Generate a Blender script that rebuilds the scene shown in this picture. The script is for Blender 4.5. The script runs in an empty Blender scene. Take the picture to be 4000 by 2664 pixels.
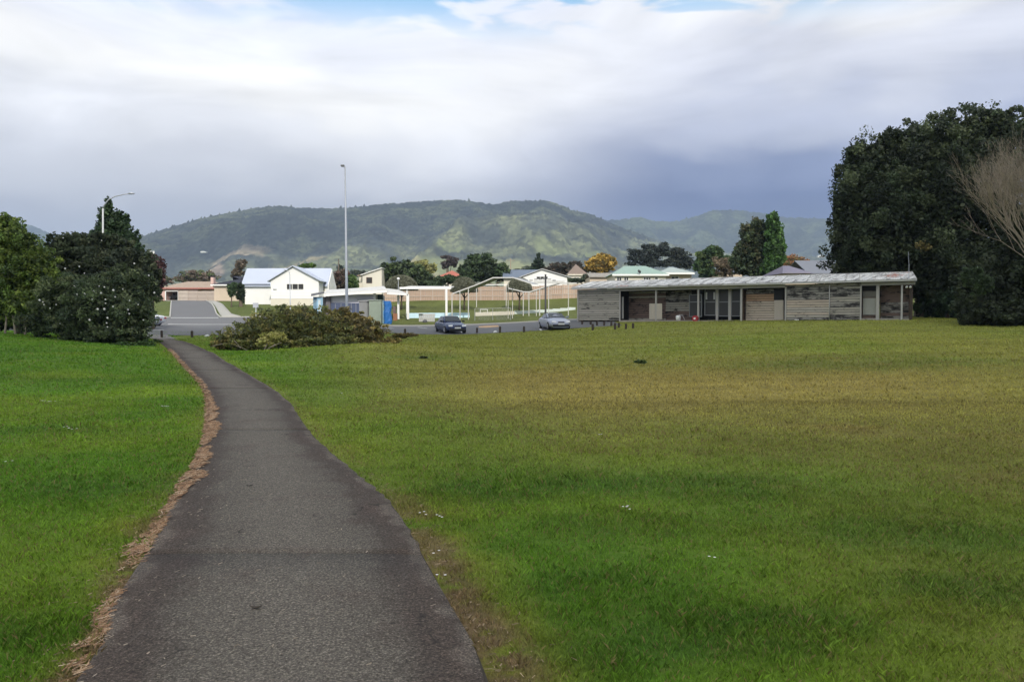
import bpy, math, random
import numpy as np
from mathutils import Vector, Matrix
R = math.radians
sc = bpy.context.scene
C = sc.collection
random.seed(7); rng = np.random.default_rng(7)

# ------------------------------------------------------------ camera
FPX, CX, CY, HY = 3000.0, 2000.0, 1332.0, 1247.0      # photo pixels: focal length, centre, horizon row
EYE = 1.6
PITCH = math.atan((CY - HY) / FPX)
cam = bpy.data.cameras.new('camera'); co = bpy.data.objects.new('camera', cam); C.objects.link(co)
cam.sensor_width = 36; cam.lens = 27; cam.clip_end = 30000; cam.clip_start = 0.05
co.location = (0, 0, EYE); co.rotation_euler = (math.pi/2 - PITCH, 0, 0)
sc.camera = co
sc.view_settings.view_transform = 'Standard'; sc.view_settings.look = 'None'
sc.view_settings.exposure = 0.5; sc.view_settings.gamma = 1; sc.view_settings.use_curve_mapping = False
sc.render.engine = 'CYCLES'
cy = sc.cycles; cy.use_denoising = True; cy.max_bounces = 8; cy.diffuse_bounces = 3; cy.transparent_max_bounces = 8
cy.volume_bounces = 0; cy.sample_clamp_indirect = 4

# ------------------------------------------------------------ world
SUN_EL = 38.0; SUN_AZ = 168.0
sd = Vector((math.sin(R(SUN_AZ))*math.cos(R(SUN_EL)), math.cos(R(SUN_AZ))*math.cos(R(SUN_EL)), math.sin(R(SUN_EL))))
W = bpy.data.worlds.new('World'); sc.world = W; W.use_nodes = True
def srgb(r, g, b):
    f = lambda c: (c/255)/12.92 if c/255 <= .04045 else ((c/255+.055)/1.055)**2.4
    return (f(r), f(g), f(b), 1)
class NT:
    def __init__(s, tree): s.t = tree; s.n = tree.nodes; s.l = tree.links
    def new(s, typ, **kw):
        n = s.n.new(typ)
        for k, v in kw.items():
            if k.startswith('i_'):
                key = k[2:]; key = int(key) if key.isdigit() else key.replace('_', ' ')
                s.set(n.inputs[key], v)
            else: setattr(n, k, v)
        return n
    def set(s, sock, v):
        if isinstance(v, bpy.types.NodeSocket): s.l.new(v, sock)
        else: sock.default_value = v
    def m(s, op, a, b=None, c=None, clamp=False):
        n = s.n.new('ShaderNodeMath'); n.operation = op; n.use_clamp = clamp
        s.set(n.inputs[0], a)
        if b is not None: s.set(n.inputs[1], b)
        if c is not None: s.set(n.inputs[2], c)
        return n.outputs[0]
    def ramp(s, fac, stops, interp='LINEAR'):
        n = s.n.new('ShaderNodeValToRGB'); n.color_ramp.interpolation = interp
        e = n.color_ramp.elements
        while len(e) < len(stops): e.new(.5)
        for el, (p, c) in zip(e, stops):
            el.position = p; el.color = c if len(c) == 4 else (*c, 1)
        s.set(n.inputs[0], fac); return n.outputs[0]
    def mix(s, fac, a, b, mode='MIX'):
        n = s.n.new('ShaderNodeMix'); n.data_type = 'RGBA'; n.blend_type = mode
        s.set(n.inputs[0], fac); s.set(n.inputs[6], a); s.set(n.inputs[7], b); return n.outputs[2]
    def noise(s, vec, scale, detail=3, rough=.5, dist=0):
        n = s.n.new('ShaderNodeTexNoise'); s.set(n.inputs['Vector'], vec)
        n.inputs['Scale'].default_value = scale; n.inputs['Detail'].default_value = detail
        n.inputs['Roughness'].default_value = rough; n.inputs['Distortion'].default_value = dist
        return n.outputs['Fac']
    def mapping(s, vec, scale=(1,1,1), loc=(0,0,0), rot=(0,0,0)):
        n = s.n.new('ShaderNodeMapping'); s.set(n.inputs['Vector'], vec)
        n.inputs['Scale'].default_value = scale; n.inputs['Location'].default_value = loc; n.inputs['Rotation'].default_value = rot
        return n.outputs[0]
    def smooth(s, v, a, b):
        n = s.n.new('ShaderNodeMapRange'); n.interpolation_type = 'SMOOTHSTEP'
        s.set(n.inputs[0], v); n.inputs[1].default_value = a; n.inputs[2].default_value = b
        n.inputs[3].default_value = 0; n.inputs[4].default_value = 1
        return n.outputs[0]
def make_world():
    T = NT(W.node_tree); T.n.clear()
    out = T.new('ShaderNodeOutputWorld'); bg = T.new('ShaderNodeBackground'); bg.inputs[1].default_value = 0.1
    T.l.new(bg.outputs[0], out.inputs[0])
    sky = T.new('ShaderNodeTexSky'); sky.sky_type = 'NISHITA'; sky.sun_disc = False
    sky.sun_elevation = R(SUN_EL); sky.sun_rotation = R(SUN_AZ)
    tc = T.new('ShaderNodeTexCoord'); v = tc.outputs['Generated']
    sep = T.new('ShaderNodeSeparateXYZ'); T.l.new(v, sep.inputs[0])
    x, y, z = sep.outputs
    az = T.m('ARCTAN2', x, y)                     # 0 ahead, + right
    cmb = T.new('ShaderNodeCombineXYZ'); T.l.new(az, cmb.inputs[0]); T.l.new(T.m('MULTIPLY', z, 2.2), cmb.inputs[1])
    P = cmb.outputs[0]
    big = T.noise(T.mapping(P, (1, 1, 1), (3.1, 1.7, 0)), 2.6, 4, .5, .4)
    mid = T.noise(T.mapping(P, (1, 1.3, 1), (7.3, .2, 0)), 6.0, 5, .5, .3)
    # warped elevation
    e = T.m('ADD', z, T.m('MULTIPLY', T.m('SUBTRACT', big, .5), .17))
    e = T.m('ADD', e, T.m('MULTIPLY', T.m('SUBTRACT', mid, .5), .07))
    s = lambda *a: srgb(*a)
    L = T.ramp(T.m('MULTIPLY', e, 2.0, clamp=True), [
        (0.0, s(165,170,190)), (.12, s(172,176,192)), (.24, s(190,193,204)), (.34, s(212,214,221)), (.44, s(234,235,239)),
        (.54, s(250,249,247)), (.66, s(238,240,247)), (.82, s(226,233,250))], 'EASE')
    Rr = T.ramp(T.m('MULTIPLY', e, 2.0, clamp=True), [
        (0.0, s(70,98,152)), (.20, s(58,78,132)), (.30, s(76,92,142)), (.38, s(120,132,170)), (.47, s(184,189,208)),
        (.58, s(212,214,224)), (.66, s(231,231,233)), (.76, s(222,225,236))], 'EASE')
    f = T.smooth(T.m('ADD', az, T.m('MULTIPLY', T.m('SUBTRACT', big, .5), .35)), -.12, .26)
    col = T.mix(f, L, Rr)
    # soft light and dark folds in the cloud sheet
    fold = T.noise(T.mapping(P, (1, 1.6, 1), (1.3, 9.2, 0)), 3.2, 5, .55, .8)
    k = T.m('MULTIPLY_ADD', T.m('SUBTRACT', fold, .5), .75, 1.0)
    col = T.mix(T.smooth(z, .09, .22), col, T.mix(1.0, col, k, 'MULTIPLY'))
    # unseen sky overhead is whitened and brightened further down for its light
    # gaps with blue
    gp = T.noise(T.mapping(P, (1, 1.5, 1), (5.2, 3.3, 0)), 5.5, 4, .5, .6)
    gap = T.m('MULTIPLY', T.smooth(z, .325, .385), T.smooth(gp, .47, .59))
    gap = T.m('MULTIPLY', gap, .85)
    blue = T.mix(.55, T.mix(1.0, sky.outputs[0], (.1, .1, .1, 1), 'MULTIPLY'), srgb(120, 205, 255))
    col = T.mix(gap, col, blue)
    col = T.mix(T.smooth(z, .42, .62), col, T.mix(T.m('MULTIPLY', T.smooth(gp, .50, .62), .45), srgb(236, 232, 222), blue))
    # overhead sky, out of view, brightened towards the zenith as extra fill light
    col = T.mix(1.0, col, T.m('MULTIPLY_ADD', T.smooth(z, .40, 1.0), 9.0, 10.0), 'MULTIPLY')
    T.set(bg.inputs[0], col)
make_world()

sun = bpy.data.lights.new('sun', 'SUN'); so = bpy.data.objects.new('sun', sun); C.objects.link(so)
sun.energy = 2.7; sun.angle = R(.5); sun.color = (1, .95, .87)
so.rotation_euler = sd.to_track_quat('Z', 'Y').to_euler(); so.location = sd*50

# ------------------------------------------------------------ projection helpers
cp, sp = math.cos(PITCH), math.sin(PITCH)
def ray(px, py):
    v = (CY - py)/FPX
    return Vector(((px-CX)/FPX, cp + v*sp, v*cp - sp))
def P(px, py, d):
    r = ray(px, py); return Vector((r.x*d/r.y, d, EYE + r.z*d/r.y))

# ------------------------------------------------------------ terrain
def hash2(ix, iy, s):
    h = (ix.astype(np.int64)*374761393 + iy.astype(np.int64)*668265263 + s*974711) & 0xffffffff
    h = ((h ^ (h >> 13))*1274126177) & 0xffffffff
    return ((h ^ (h >> 16)) & 0xffff)/65535.0
def vnoise(x, y, s=0):
    x = np.asarray(x, float); y = np.asarray(y, float)
    ix = np.floor(x); iy = np.floor(y); fx = x-ix; fy = y-iy
    fx = fx*fx*(3-2*fx); fy = fy*fy*(3-2*fy)
    a = hash2(ix, iy, s); b = hash2(ix+1, iy, s); c = hash2(ix, iy+1, s); d = hash2(ix+1, iy+1, s)
    return (a*(1-fx)+b*fx)*(1-fy) + (c*(1-fx)+d*fx)*fy
def fbm(x, y, s=0, o=4):
    t = 0; a = .5; n = 0
    for i in range(o):
        t = t + a*vnoise(x*2**i, y*2**i, s+i*17); n += a; a *= .5
    return t/n
ctrl_px = [(0,1303,41),(300,1325,39),(560,1348,36),(640,1328,50),(1444,1345,31),(1750,1306,61),(2166,1292,59),
    (1000,1372,33),(1500,1352,36),(2255,1256,67),(2480,1263,61),(3071,1256,54.5),(3550,1252,51),(3720,1238,62),(4000,1292,40),
    (3000,1400,25),(2300,1300,50),(1550,1275,76),(2000,1263,76),(650,1311,56),(900,1311,56),(660,1268,78),(1000,1268,78),(669,1241,95),(854,1241,95),
    (672,1175,150),(806,1175,150),(960,1193,115),(1250,1193,115),(1450,1253,82),(1590,1241,88),(1990,1224,99),(2240,1211,104),
    (1600,1174,112),(2250,1165,115),(600,1180,150),(560,1262,80),(1100,1238,95),(1300,1210,103)]
pts = []
for px, py, d in ctrl_px:
    p = P(px, py, d); pts.append((p.x, p.y, p.z))
for x in (-9, -5, -2, 0, 3, 7, 12):
    for y in (0, 4, 8, 13): pts.append((x, y, 0.0 if x < 9 else .05))
for x, y, z in [(-7,20,.02),(0,20,.03),(8,20,.12),(-4,27,.08),(2,28,.15),(14,28,.55),(-30,10,.3),(-18,22,.4),(-40,40,1.0),(-80,0,.5),(80,0,.5),(50,40,1.8),(60,80,3),
    (-60,80,1.6),(100,150,7),(-100,150,6),(0,150,6.2),(50,150,6.5),(0,-40,0),(-60,-60,0),(60,-60,0),(160,60,3),(-160,60,2),(30,115,5.2),(45,80,3.2),(0,200,8),(-80,200,8),(90,200,8.5),(20,15,.25),(-14,60,.75)]:
    pts.append((x, y, z))
pts = np.array(pts)
def tps(r2): return np.where(r2 > 1e-9, .5*r2*np.log(np.maximum(r2, 1e-9)), 0)
_X = pts[:, :2]/50.0; _n = len(_X)
_K = tps(((_X[:, None]-_X[None])**2).sum(-1)) + np.eye(_n)*2e-4
_A = np.zeros((_n+3, _n+3)); _A[:_n,:_n] = _K; _A[:_n,_n] = 1; _A[:_n,_n+1:] = _X; _A[_n,:_n] = 1; _A[_n+1:,:_n] = _X.T
_w = np.linalg.solve(_A, np.concatenate([pts[:, 2], [0,0,0]]))
FARY = np.array([150, 300, 600, 900, 1200, 1500, 2000]); FARZ = np.array([6.2, 9.5, 15, 24, 42, 60, 60])
def near_h(x, y):
    q = np.stack([x, y], -1)/50.0; out = np.full(x.shape, _w[_n])
    out = out + _w[_n+1]*q[..., 0] + _w[_n+2]*q[..., 1]
    for i in range(_n):
        out = out + _w[i]*tps((q[..., 0]-_X[i, 0])**2 + (q[..., 1]-_X[i, 1])**2)
    return out
def H(x, y):
    x = np.asarray(x, float); y = np.asarray(y, float)
    xc = np.clip(x, -150, 150); yc = np.clip(y, -60, 200)
    z = near_h(xc, yc)
    k = np.clip((y-150)/50, 0, 1); k = k*k*(3-2*k)
    kx = np.clip((np.abs(x)-90)/60, 0, 1); kx = kx*kx*(3-2*kx)
    side = np.interp(y, [-60, 0, 60, 150, 200], [0, .4, 2.5, 6.5, 8])
    z = z*(1-kx) + side*kx
    kb = np.clip((-y-20)/40, 0, 1)
    z = z*(1-kb)
    far = np.interp(y, FARY, FARZ)
    return z*(1-k) + far*k
def h1(x, y): return float(H(np.array([x]), np.array([y]))[0])
def G(px, py, lo=2.0, hi=170.0):
    r = ray(px, py); ds = np.geomspace(lo, hi, 1500)
    xs = r.x*ds/r.y; zs = EYE + r.z*ds/r.y
    diff = zs - H(xs, ds)
    i = np.argmax(diff < 0)
    if not (diff < 0).any(): i = len(ds)-1
    if i > 0:
        a, b = diff[i-1], diff[i]; t = a/(a-b) if a != b else 0; d = ds[i-1]+(ds[i]-ds[i-1])*t
    else: d = ds[0]
    q = P(px, py, d); return Vector((q.x, d, h1(q.x, d)))
def onground(px, d):
    x = (px-CX)/FPX*d; return Vector((x, d, h1(x, d)))

# ------------------------------------------------------------ materials
MATS = {}
def base_mat(name):
    m = bpy.data.materials.new(name); m.use_nodes = True; T = NT(m.node_tree)
    b = m.node_tree.nodes['Principled BSDF']; MATS[name] = m
    return m, T, b
def pos(T): return T.new('ShaderNodeNewGeometry').outputs['Position']
def bump(T, b, h, strength=.3, dist=.02):
    n = T.new('ShaderNodeBump'); n.inputs['Strength'].default_value = strength; n.inputs['Distance'].default_value = dist
    T.set(n.inputs['Height'], h); T.l.new(n.outputs[0], b.inputs['Normal'])
def simple(name, col, rough=.7, var=.15, scale=3, bumps=.1, metal=0, streak=None, spec=.5, bd=.01):
    m, T, b = base_mat(name); p = pos(T)
    v = T.mapping(p, streak) if streak else p
    n = T.noise(v, scale, 5, .6); n2 = T.noise(p, scale*7, 3, .6)
    k = T.m('ADD', T.m('MULTIPLY', T.m('SUBTRACT', n, .5), var*2.4), T.m('MULTIPLY', T.m('SUBTRACT', n2, .5), var))
    k = T.m('ADD', k, 1.0)
    T.set(b.inputs['Base Color'], T.mix(1.0, (*col, 1), k, 'MULTIPLY'))
    b.inputs['Roughness'].default_value = rough; b.inputs['Metallic'].default_value = metal
    b.inputs['Specular IOR Level'].default_value = spec
    if bumps: bump(T, b, n2, bumps, bd)
    return m
def attr_mat(name, rough=.75, spec=.25, transl=0.0, bumpscale=0, mult=1.0):
    m, T, b = base_mat(name)
    a = T.new('ShaderNodeAttribute'); a.attribute_name = 'Col'; c = a.outputs['Color']
    if mult != 1: c = T.mix(1.0, c, (mult, mult, mult, 1), 'MULTIPLY')
    T.set(b.inputs['Base Color'], c); b.inputs['Roughness'].default_value = rough; b.inputs['Specular IOR Level'].default_value = spec
    if transl:
        t = T.new('ShaderNodeBsdfTranslucent'); T.set(t.inputs[0], c)
        mx = T.new('ShaderNodeMixShader'); mx.inputs[0].default_value = transl
        T.l.new(b.outputs[0], mx.inputs[1]); T.l.new(t.outputs[0], mx.inputs[2])
        T.l.new(mx.outputs[0], m.node_tree.nodes['Material Output'].inputs[0])
    return m
leafM = attr_mat('leaf', .6, .3, .25)
bladeM = attr_mat('grass_blade', .6, .25, .3)
litterM = attr_mat('needle_litter', .8, .1, 0)
barkM = simple('bark', (.11, .085, .06), .9, .3, 8, .5)
paleBark = simple('pale_bark', (.30, .25, .19), .9, .25, 8, .4)
twigM = simple('bare_twig', (.30, .245, .185), .9, .2, 3, 0)
whiteP = simple('white_paint', (.80, .79, .76), .55, .05, 1.2, .05)
creamP = simple('cream_paint', (.66, .61, .50), .6, .07, 1.2, .05)
pinkP = simple('pink_plaster', (.62, .42, .36), .7, .08, 1.5, .1)
beigeP = simple('beige_plaster', (.55, .45, .34), .7, .08, 1.5, .1)
zincM = simple('pale_blue_roof_iron', (.42, .46, .55), .45, .06, .6, .05, 0)
navyM = simple('navy_roof_tile', (.018, .020, .035), .9, .2, 2, .2)
brownRoof = simple('brown_roof_tile', (.20, .15, .12), .8, .2, 2, .2)
tanRoof = simple('tan_roof_tile', (.33, .25, .19), .8, .2, 2, .2)
redRoof = simple('red_roof', (.38, .11, .07), .7, .15, 2, .1)
greenRoof = simple('green_roof_iron', (.23, .33, .28), .5, .12, 1.0, .1, 0, (6, 1, 1))
slateRoof = simple('slate_blue_roof', (.12, .15, .2), .6, .12, 1.0, .1)
purpleRoof = simple('purple_grey_roof', (.15, .14, .19), .7, .15, 2, .1)
darkGlass = simple('dark_glass', (.016, .015, .014), .5, .1, 2, 0, 0, None, .6)
darkV = simple('shade_black', (.012, .012, .013), .8, .1, 2, 0)  # black colour standing in for lap shadow and unlit openings
poleM = simple('galvanised_pole', (.42, .44, .48), .45, .08, 2, .05, .3)
blackM = simple('black_paint', (.02, .02, .022), .5, .1, 2, 0)
bollM = simple('bollard_timber', (.055, .04, .03), .85, .35, 9, .5)
timberF = simple('fence_timber', (.40, .29, .22), .85, .14, 2.5, .3, 0, (9, 9, .6))
timberF2 = simple('fence_timber_grey', (.44, .37, .31), .85, .14, 2.5, .3, 0, (9, 9, .6))
concM = simple('pale_concrete', (.34, .33, .30), .85, .15, 2.5, .2)
kerbM = simple('kerb_concrete', (.40, .39, .36), .85, .15, 2.5, .2)
wpaint = simple('road_paint', (.62, .62, .60), .7, .2, 5, .05)
blueM = simple('blue_tarpaulin', (.02, .14, .42), .45, .25, 2.2, .4, 0, None, .5, .05)
blueWall = simple('pale_blue_paint', (.28, .45, .58), .6, .2, 2, .1)
dkBlue = simple('dark_blue_panel', (.07, .09, .16), .7, .2, 1.5, .1)
poolBlue = simple('pool_pale_blue', (.55, .74, .82), .6, .12, 1.5, .05)
greyShed = simple('grey_corrugated', (.36, .36, .36), .5, .15, 2, .05, .2)
greenShed = simple('pale_green_corrugated', (.33, .38, .31), .6, .12, 2, .05, .1)
rustM = simple('rust_brown', (.30, .13, .07), .8, .25, 3, .2)
plyM = simple('weathered_plywood', (.44, .39, .32), .85, .14, 2, .1, 0, (1, 1, .5))
postM = simple('weathered_post', (.40, .38, .345), .85, .2, 4, .3, 0, (5, 5, .8))
beamM = simple('weathered_beam', (.38, .365, .335), .85, .25, 2, .3)
palePost = simple('pale_post', (.46, .45, .42), .7, .15, 4, .1)
tyreM = simple('tyre', (.02, .02, .02), .85, .1, 5, 0)
rimM = simple('wheel_rim', (.4, .4, .42), .35, .05, 5, 0, .7)
redM = simple('red_plastic', (.36, .03, .035), .45, .1, 5, 0)
plateM = simple('number_plate', (.72, .72, .70), .5, .02, 5, 0)
lampG = simple('headlight_glass', (.62, .64, .66), .12, .03, 5, 0, .2)
tailM = simple('tail_light', (.35, .02, .02), .2, .03, 5, 0)
silverP = simple('silver_car_paint', (.36, .38, .46), .28, .02, 2, 0, .35)
navyP = simple('navy_car_paint', (.03, .045, .11), .22, .02, 2, 0, .2)
whiteCar = simple('white_car_paint', (.72, .73, .76), .3, .02, 2, 0)
flowerM = simple('white_petal', (.80, .76, .72), .6, .05, 5, 0)
oldWhite = simple('old_white_roof_trim', (.54, .53, .51), .7, .12, 2, .1)

def board_mat(name, col, mould, seed):
    m, T, b = base_mat(name); p = pos(T)
    st = T.noise(T.mapping(p, (1.2, 1.2, 22), (seed, 0, 0)), 1.0, 6, .65)
    bl = T.noise(T.mapping(p, (1, 1, 2.6), (0, seed*3.1, 0)), 1.3, 6, .7)
    fine = T.noise(T.mapping(p, (8, 8, 60)), 1.0, 3, .6)
    c = T.mix(T.m('MULTIPLY', T.m('SUBTRACT', st, .3), 1.6, clamp=True), (*[v*.62 for v in col], 1), (*[v*1.2 for v in col], 1))
    c = T.mix(T.m('MULTIPLY', fine, .35), c, (*[v*.45 for v in col], 1))
    mf = T.smooth(T.m('ADD', bl, T.m('MULTIPLY', T.m('SUBTRACT', st, .5), .5)), .62-mould*.3, .74-mould*.22)
    c = T.mix(mf, c, (.035, .033, .032, 1))
    T.set(b.inputs['Base Color'], c); b.inputs['Roughness'].default_value = .9; b.inputs['Specular IOR Level'].default_value = .2
    bump(T, b, st, .4, .01)
    return m
bGrey = board_mat('board_weathered_grey', (.46, .43, .355), .3, 1.3)
bGrey2 = board_mat('board_silver_grey', (.53, .49, .41), .22, 4.3)
bDark = board_mat('board_mould_black', (.40, .38, .33), .65, 2.7)
bCream = board_mat('board_cream', (.60, .51, .40), .22, 6.1)
bTan = board_mat('board_bare_tan', (.50, .33, .21), .12, 7.7)
bBrown = board_mat('board_dull_brown', (.24, .17, .135), .35, 9.2)

def roofsheet_mat():
    m, T, b = base_mat('corroded_roof_sheet'); p = T.new('ShaderNodeTexCoord').outputs['Object']
    r = T.noise(T.mapping(p, (1, .6, 1), (4, 2, 0)), .42, 4, .6)
    st = T.noise(T.mapping(p, (3.4, .35, 1), (0, 0, 0), (0, 0, -.16)), 1.0, 4, .65)
    s = T.noise(T.mapping(p, (3, 3, 3)), 1.4, 5, .65)
    c = T.ramp(st, [(.36, (.20,.19,.185)), (.46, (.50,.49,.475)), (.6, (.74,.73,.71))])
    c = T.mix(T.m('MULTIPLY', T.smooth(s, .55, .75), .5), c, (.33, .32, .31, 1))
    rf = T.m('MULTIPLY', T.smooth(r, .62, .67), T.smooth(st, .40, .55))
    c = T.mix(rf, c, (.40, .17, .12, 1))
    T.set(b.inputs['Base Color'], c); b.inputs['Roughness'].default_value = .75
    return m
roofSheet = roofsheet_mat()

def asphalt_mat(name, c1, c2, scale=60):
    m, T, b = base_mat(name); p = pos(T)
    n = T.noise(p, .5, 5, .6); f = T.noise(p, scale, 3, .7); g = T.noise(p, 4, 4, .6)
    k = T.m('ADD', T.m('MULTIPLY', n, .5), T.m('MULTIPLY', g, .5))
    c = T.mix(k, (*c1, 1), (*c2, 1))
    c = T.mix(1.0, c, T.m('MULTIPLY_ADD', f, .7, .65), 'MULTIPLY')
    T.set(b.inputs['Base Color'], c); b.inputs['Roughness'].default_value = .85; b.inputs['Specular IOR Level'].default_value = .3
    bump(T, b, f, .4, .01); return m
roadM = asphalt_mat('road_asphalt', (.115, .115, .12), (.155, .155, .16), 20)

def path_mat():
    m, T, b = base_mat('footpath_surface'); p = pos(T)
    a = T.new('ShaderNodeAttribute'); a.attribute_name = 'Col'
    sep = T.new('ShaderNodeSeparateColor'); T.l.new(a.outputs['Color'], sep.inputs[0]); u = sep.outputs[0]   # 0 left edge .. 1 right edge
    wob = T.noise(p, 1.3, 5, .65); mid = T.noise(p, 6, 4, .6)
    grit = T.noise(p, 85, 3, .75); grit2 = T.noise(p, 38, 2, .6)
    ed = T.m('ABSOLUTE', T.m('SUBTRACT', u, .5))
    ed = T.m('ADD', ed, T.m('MULTIPLY', T.m('SUBTRACT', wob, .5), .32))
    ed = T.m('ADD', ed, T.m('MULTIPLY', T.m('SUBTRACT', mid, .5), .12))
    c = T.ramp(ed, [(.08, (.128,.110,.089)), (.26, (.108,.092,.074)), (.37, (.068,.053,.043)), (.45, (.072,.054,.043)), (.5, (.14,.115,.092))])
    c = T.mix(T.m('MULTIPLY', T.smooth(wob, .5, .7), .35), c, (.085, .055, .045, 1))
    gk = T.ramp(grit, [(.32, (.30,)*3), (.46, (.85,)*3), (.57, (1.3,)*3), (.68, (3.0,)*3)])
    c = T.mix(1.0, c, gk, 'MULTIPLY'); c = T.mix(1.0, c, T.m('MULTIPLY_ADD', grit2, .9, .55), 'MULTIPLY')
    # faint pale wear rubbed along the walking direction
    sc_ = T.noise(T.mapping(p, (14, 1.1, 1), (0, 0, 0), (0, 0, -.12)), 1.0, 4, .7)
    c = T.mix(T.m('MULTIPLY', T.smooth(sc_, .6, .75), .22), c, (.24, .22, .19, 1))
    # hairline cracks
    vo = T.new('ShaderNodeTexVoronoi'); vo.feature = 'DISTANCE_TO_EDGE'; vo.inputs['Scale'].default_value = .42
    dv = T.new('ShaderNodeVectorMath'); dv.operation = 'ADD'; T.l.new(p, dv.inputs[0])
    nz = T.new('ShaderNodeTexNoise'); nz.inputs['Scale'].default_value = 3; T.l.new(p, nz.inputs['Vector']); T.l.new(nz.outputs['Color'], dv.inputs[1])
    T.l.new(dv.outputs[0], vo.inputs['Vector'])
    crack = T.m('MULTIPLY', T.m('SUBTRACT', 1.0, T.smooth(vo.outputs['Distance'], .0, .009)), T.smooth(wob, .5, .58))
    c = T.mix(T.m('MULTIPLY', crack, .85), c, (.02, .018, .015, 1))
    T.set(b.inputs['Base Color'], c); b.inputs['Roughness'].default_value = .88; b.inputs['Specular IOR Level'].default_value = .25
    bump(T, b, T.m('ADD', grit, T.m('MULTIPLY', grit2, .8)), .8, .008)
    return m
pathM = path_mat()

def lawn_mat():
    m, T, b = base_mat('lawn_turf'); p = pos(T)
    a = T.new('ShaderNodeAttribute'); a.attribute_name = 'Col'; c = a.outputs['Color']
    f = T.noise(p, 24, 4, .7); g = T.noise(p, 5, 4, .65); hh = T.noise(p, 1.3, 4, .6)
    k = T.m('ADD', T.m('MULTIPLY', f, .7), T.m('ADD', T.m('MULTIPLY', g, .75), T.m('MULTIPLY', hh, .55)))
    c = T.mix(1.0, c, T.m('MULTIPLY', k, .72), 'MULTIPLY')
    c = T.mix(T.m('MULTIPLY', T.smooth(g, .52, .70), .35), c, (.19, .165, .055, 1))
    T.set(b.inputs['Base Color'], c); b.inputs['Roughness'].default_value = .9; b.inputs['Specular IOR Level'].default_value = .15
    bump(T, b, T.m('ADD', f, g), .8, .06); return m
lawnM = lawn_mat()
def hill_mat():
    m, T, b = base_mat('hill_cover'); p = pos(T)
    a = T.new('ShaderNodeAttribute'); a.attribute_name = 'Col'; c = a.outputs['Color']
    vo = T.new('ShaderNodeTexVoronoi'); vo.inputs['Scale'].default_value = .075; T.set(vo.inputs['Vector'], T.mapping(p, (1, .6, 1.3)))
    sepc = T.new('ShaderNodeSeparateColor'); T.l.new(vo.outputs['Color'], sepc.inputs[0])
    n = T.noise(p, .03, 5, .7)
    k = T.m('ADD', T.m('MULTIPLY', sepc.outputs[0], 1.3), T.m('MULTIPLY', n, .9))
    k = T.m('ADD', k, T.m('MULTIPLY', vo.outputs['Distance'], -.25)); k = T.m('MAXIMUM', T.m('ADD', k, .2), .25)
    c = T.mix(a.outputs['Alpha'], c, T.mix(1.0, c, k, 'MULTIPLY'))
    T.set(b.inputs['Base Color'], c); b.inputs['Roughness'].default_value = .95; b.inputs['Specular IOR Level'].default_value = .1
    return m
hillM = hill_mat()

# ------------------------------------------------------------ object helpers
def tag(o, label=None, cat=None, group=None, kind=None):
    if label: o['label'] = label
    if cat: o['category'] = cat
    if group: o['group'] = group
    if kind: o['kind'] = kind
    return o
def empty(name, loc=(0,0,0), rz=0, label=None, cat=None, group=None):
    o = bpy.data.objects.new(name, None); C.objects.link(o); o.location = loc; o.rotation_euler = (0, 0, rz)
    o.empty_display_size = .2
    return tag(o, label, cat, group)
def np_mesh(name, V, F, mat, parent=None, col=None, smooth=False):
    V = np.asarray(V, np.float32); F = np.asarray(F, np.int32)
    me = bpy.data.meshes.new(name); k = F.shape[1]
    me.vertices.add(len(V)); me.vertices.foreach_set('co', V.ravel())
    me.loops.add(F.size); me.loops.foreach_set('vertex_index', F.ravel())
    me.polygons.add(len(F)); me.polygons.foreach_set('loop_start', np.arange(0, F.size, k, dtype=np.int32))
    me.update(calc_edges=True)
    if col is not None:
        ca = me.color_attributes.new('Col', 'FLOAT_COLOR', 'POINT')
        cc = np.ones((len(V), 4), np.float32); cc[:, :col.shape[1]] = col; ca.data.foreach_set('color', cc.ravel())
    if smooth: me.polygons.foreach_set('use_smooth', np.ones(len(F), bool))
    me.materials.append(mat); me.validate()
    o = bpy.data.objects.new(name, me); C.objects.link(o); o.parent = parent
    return o
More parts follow.
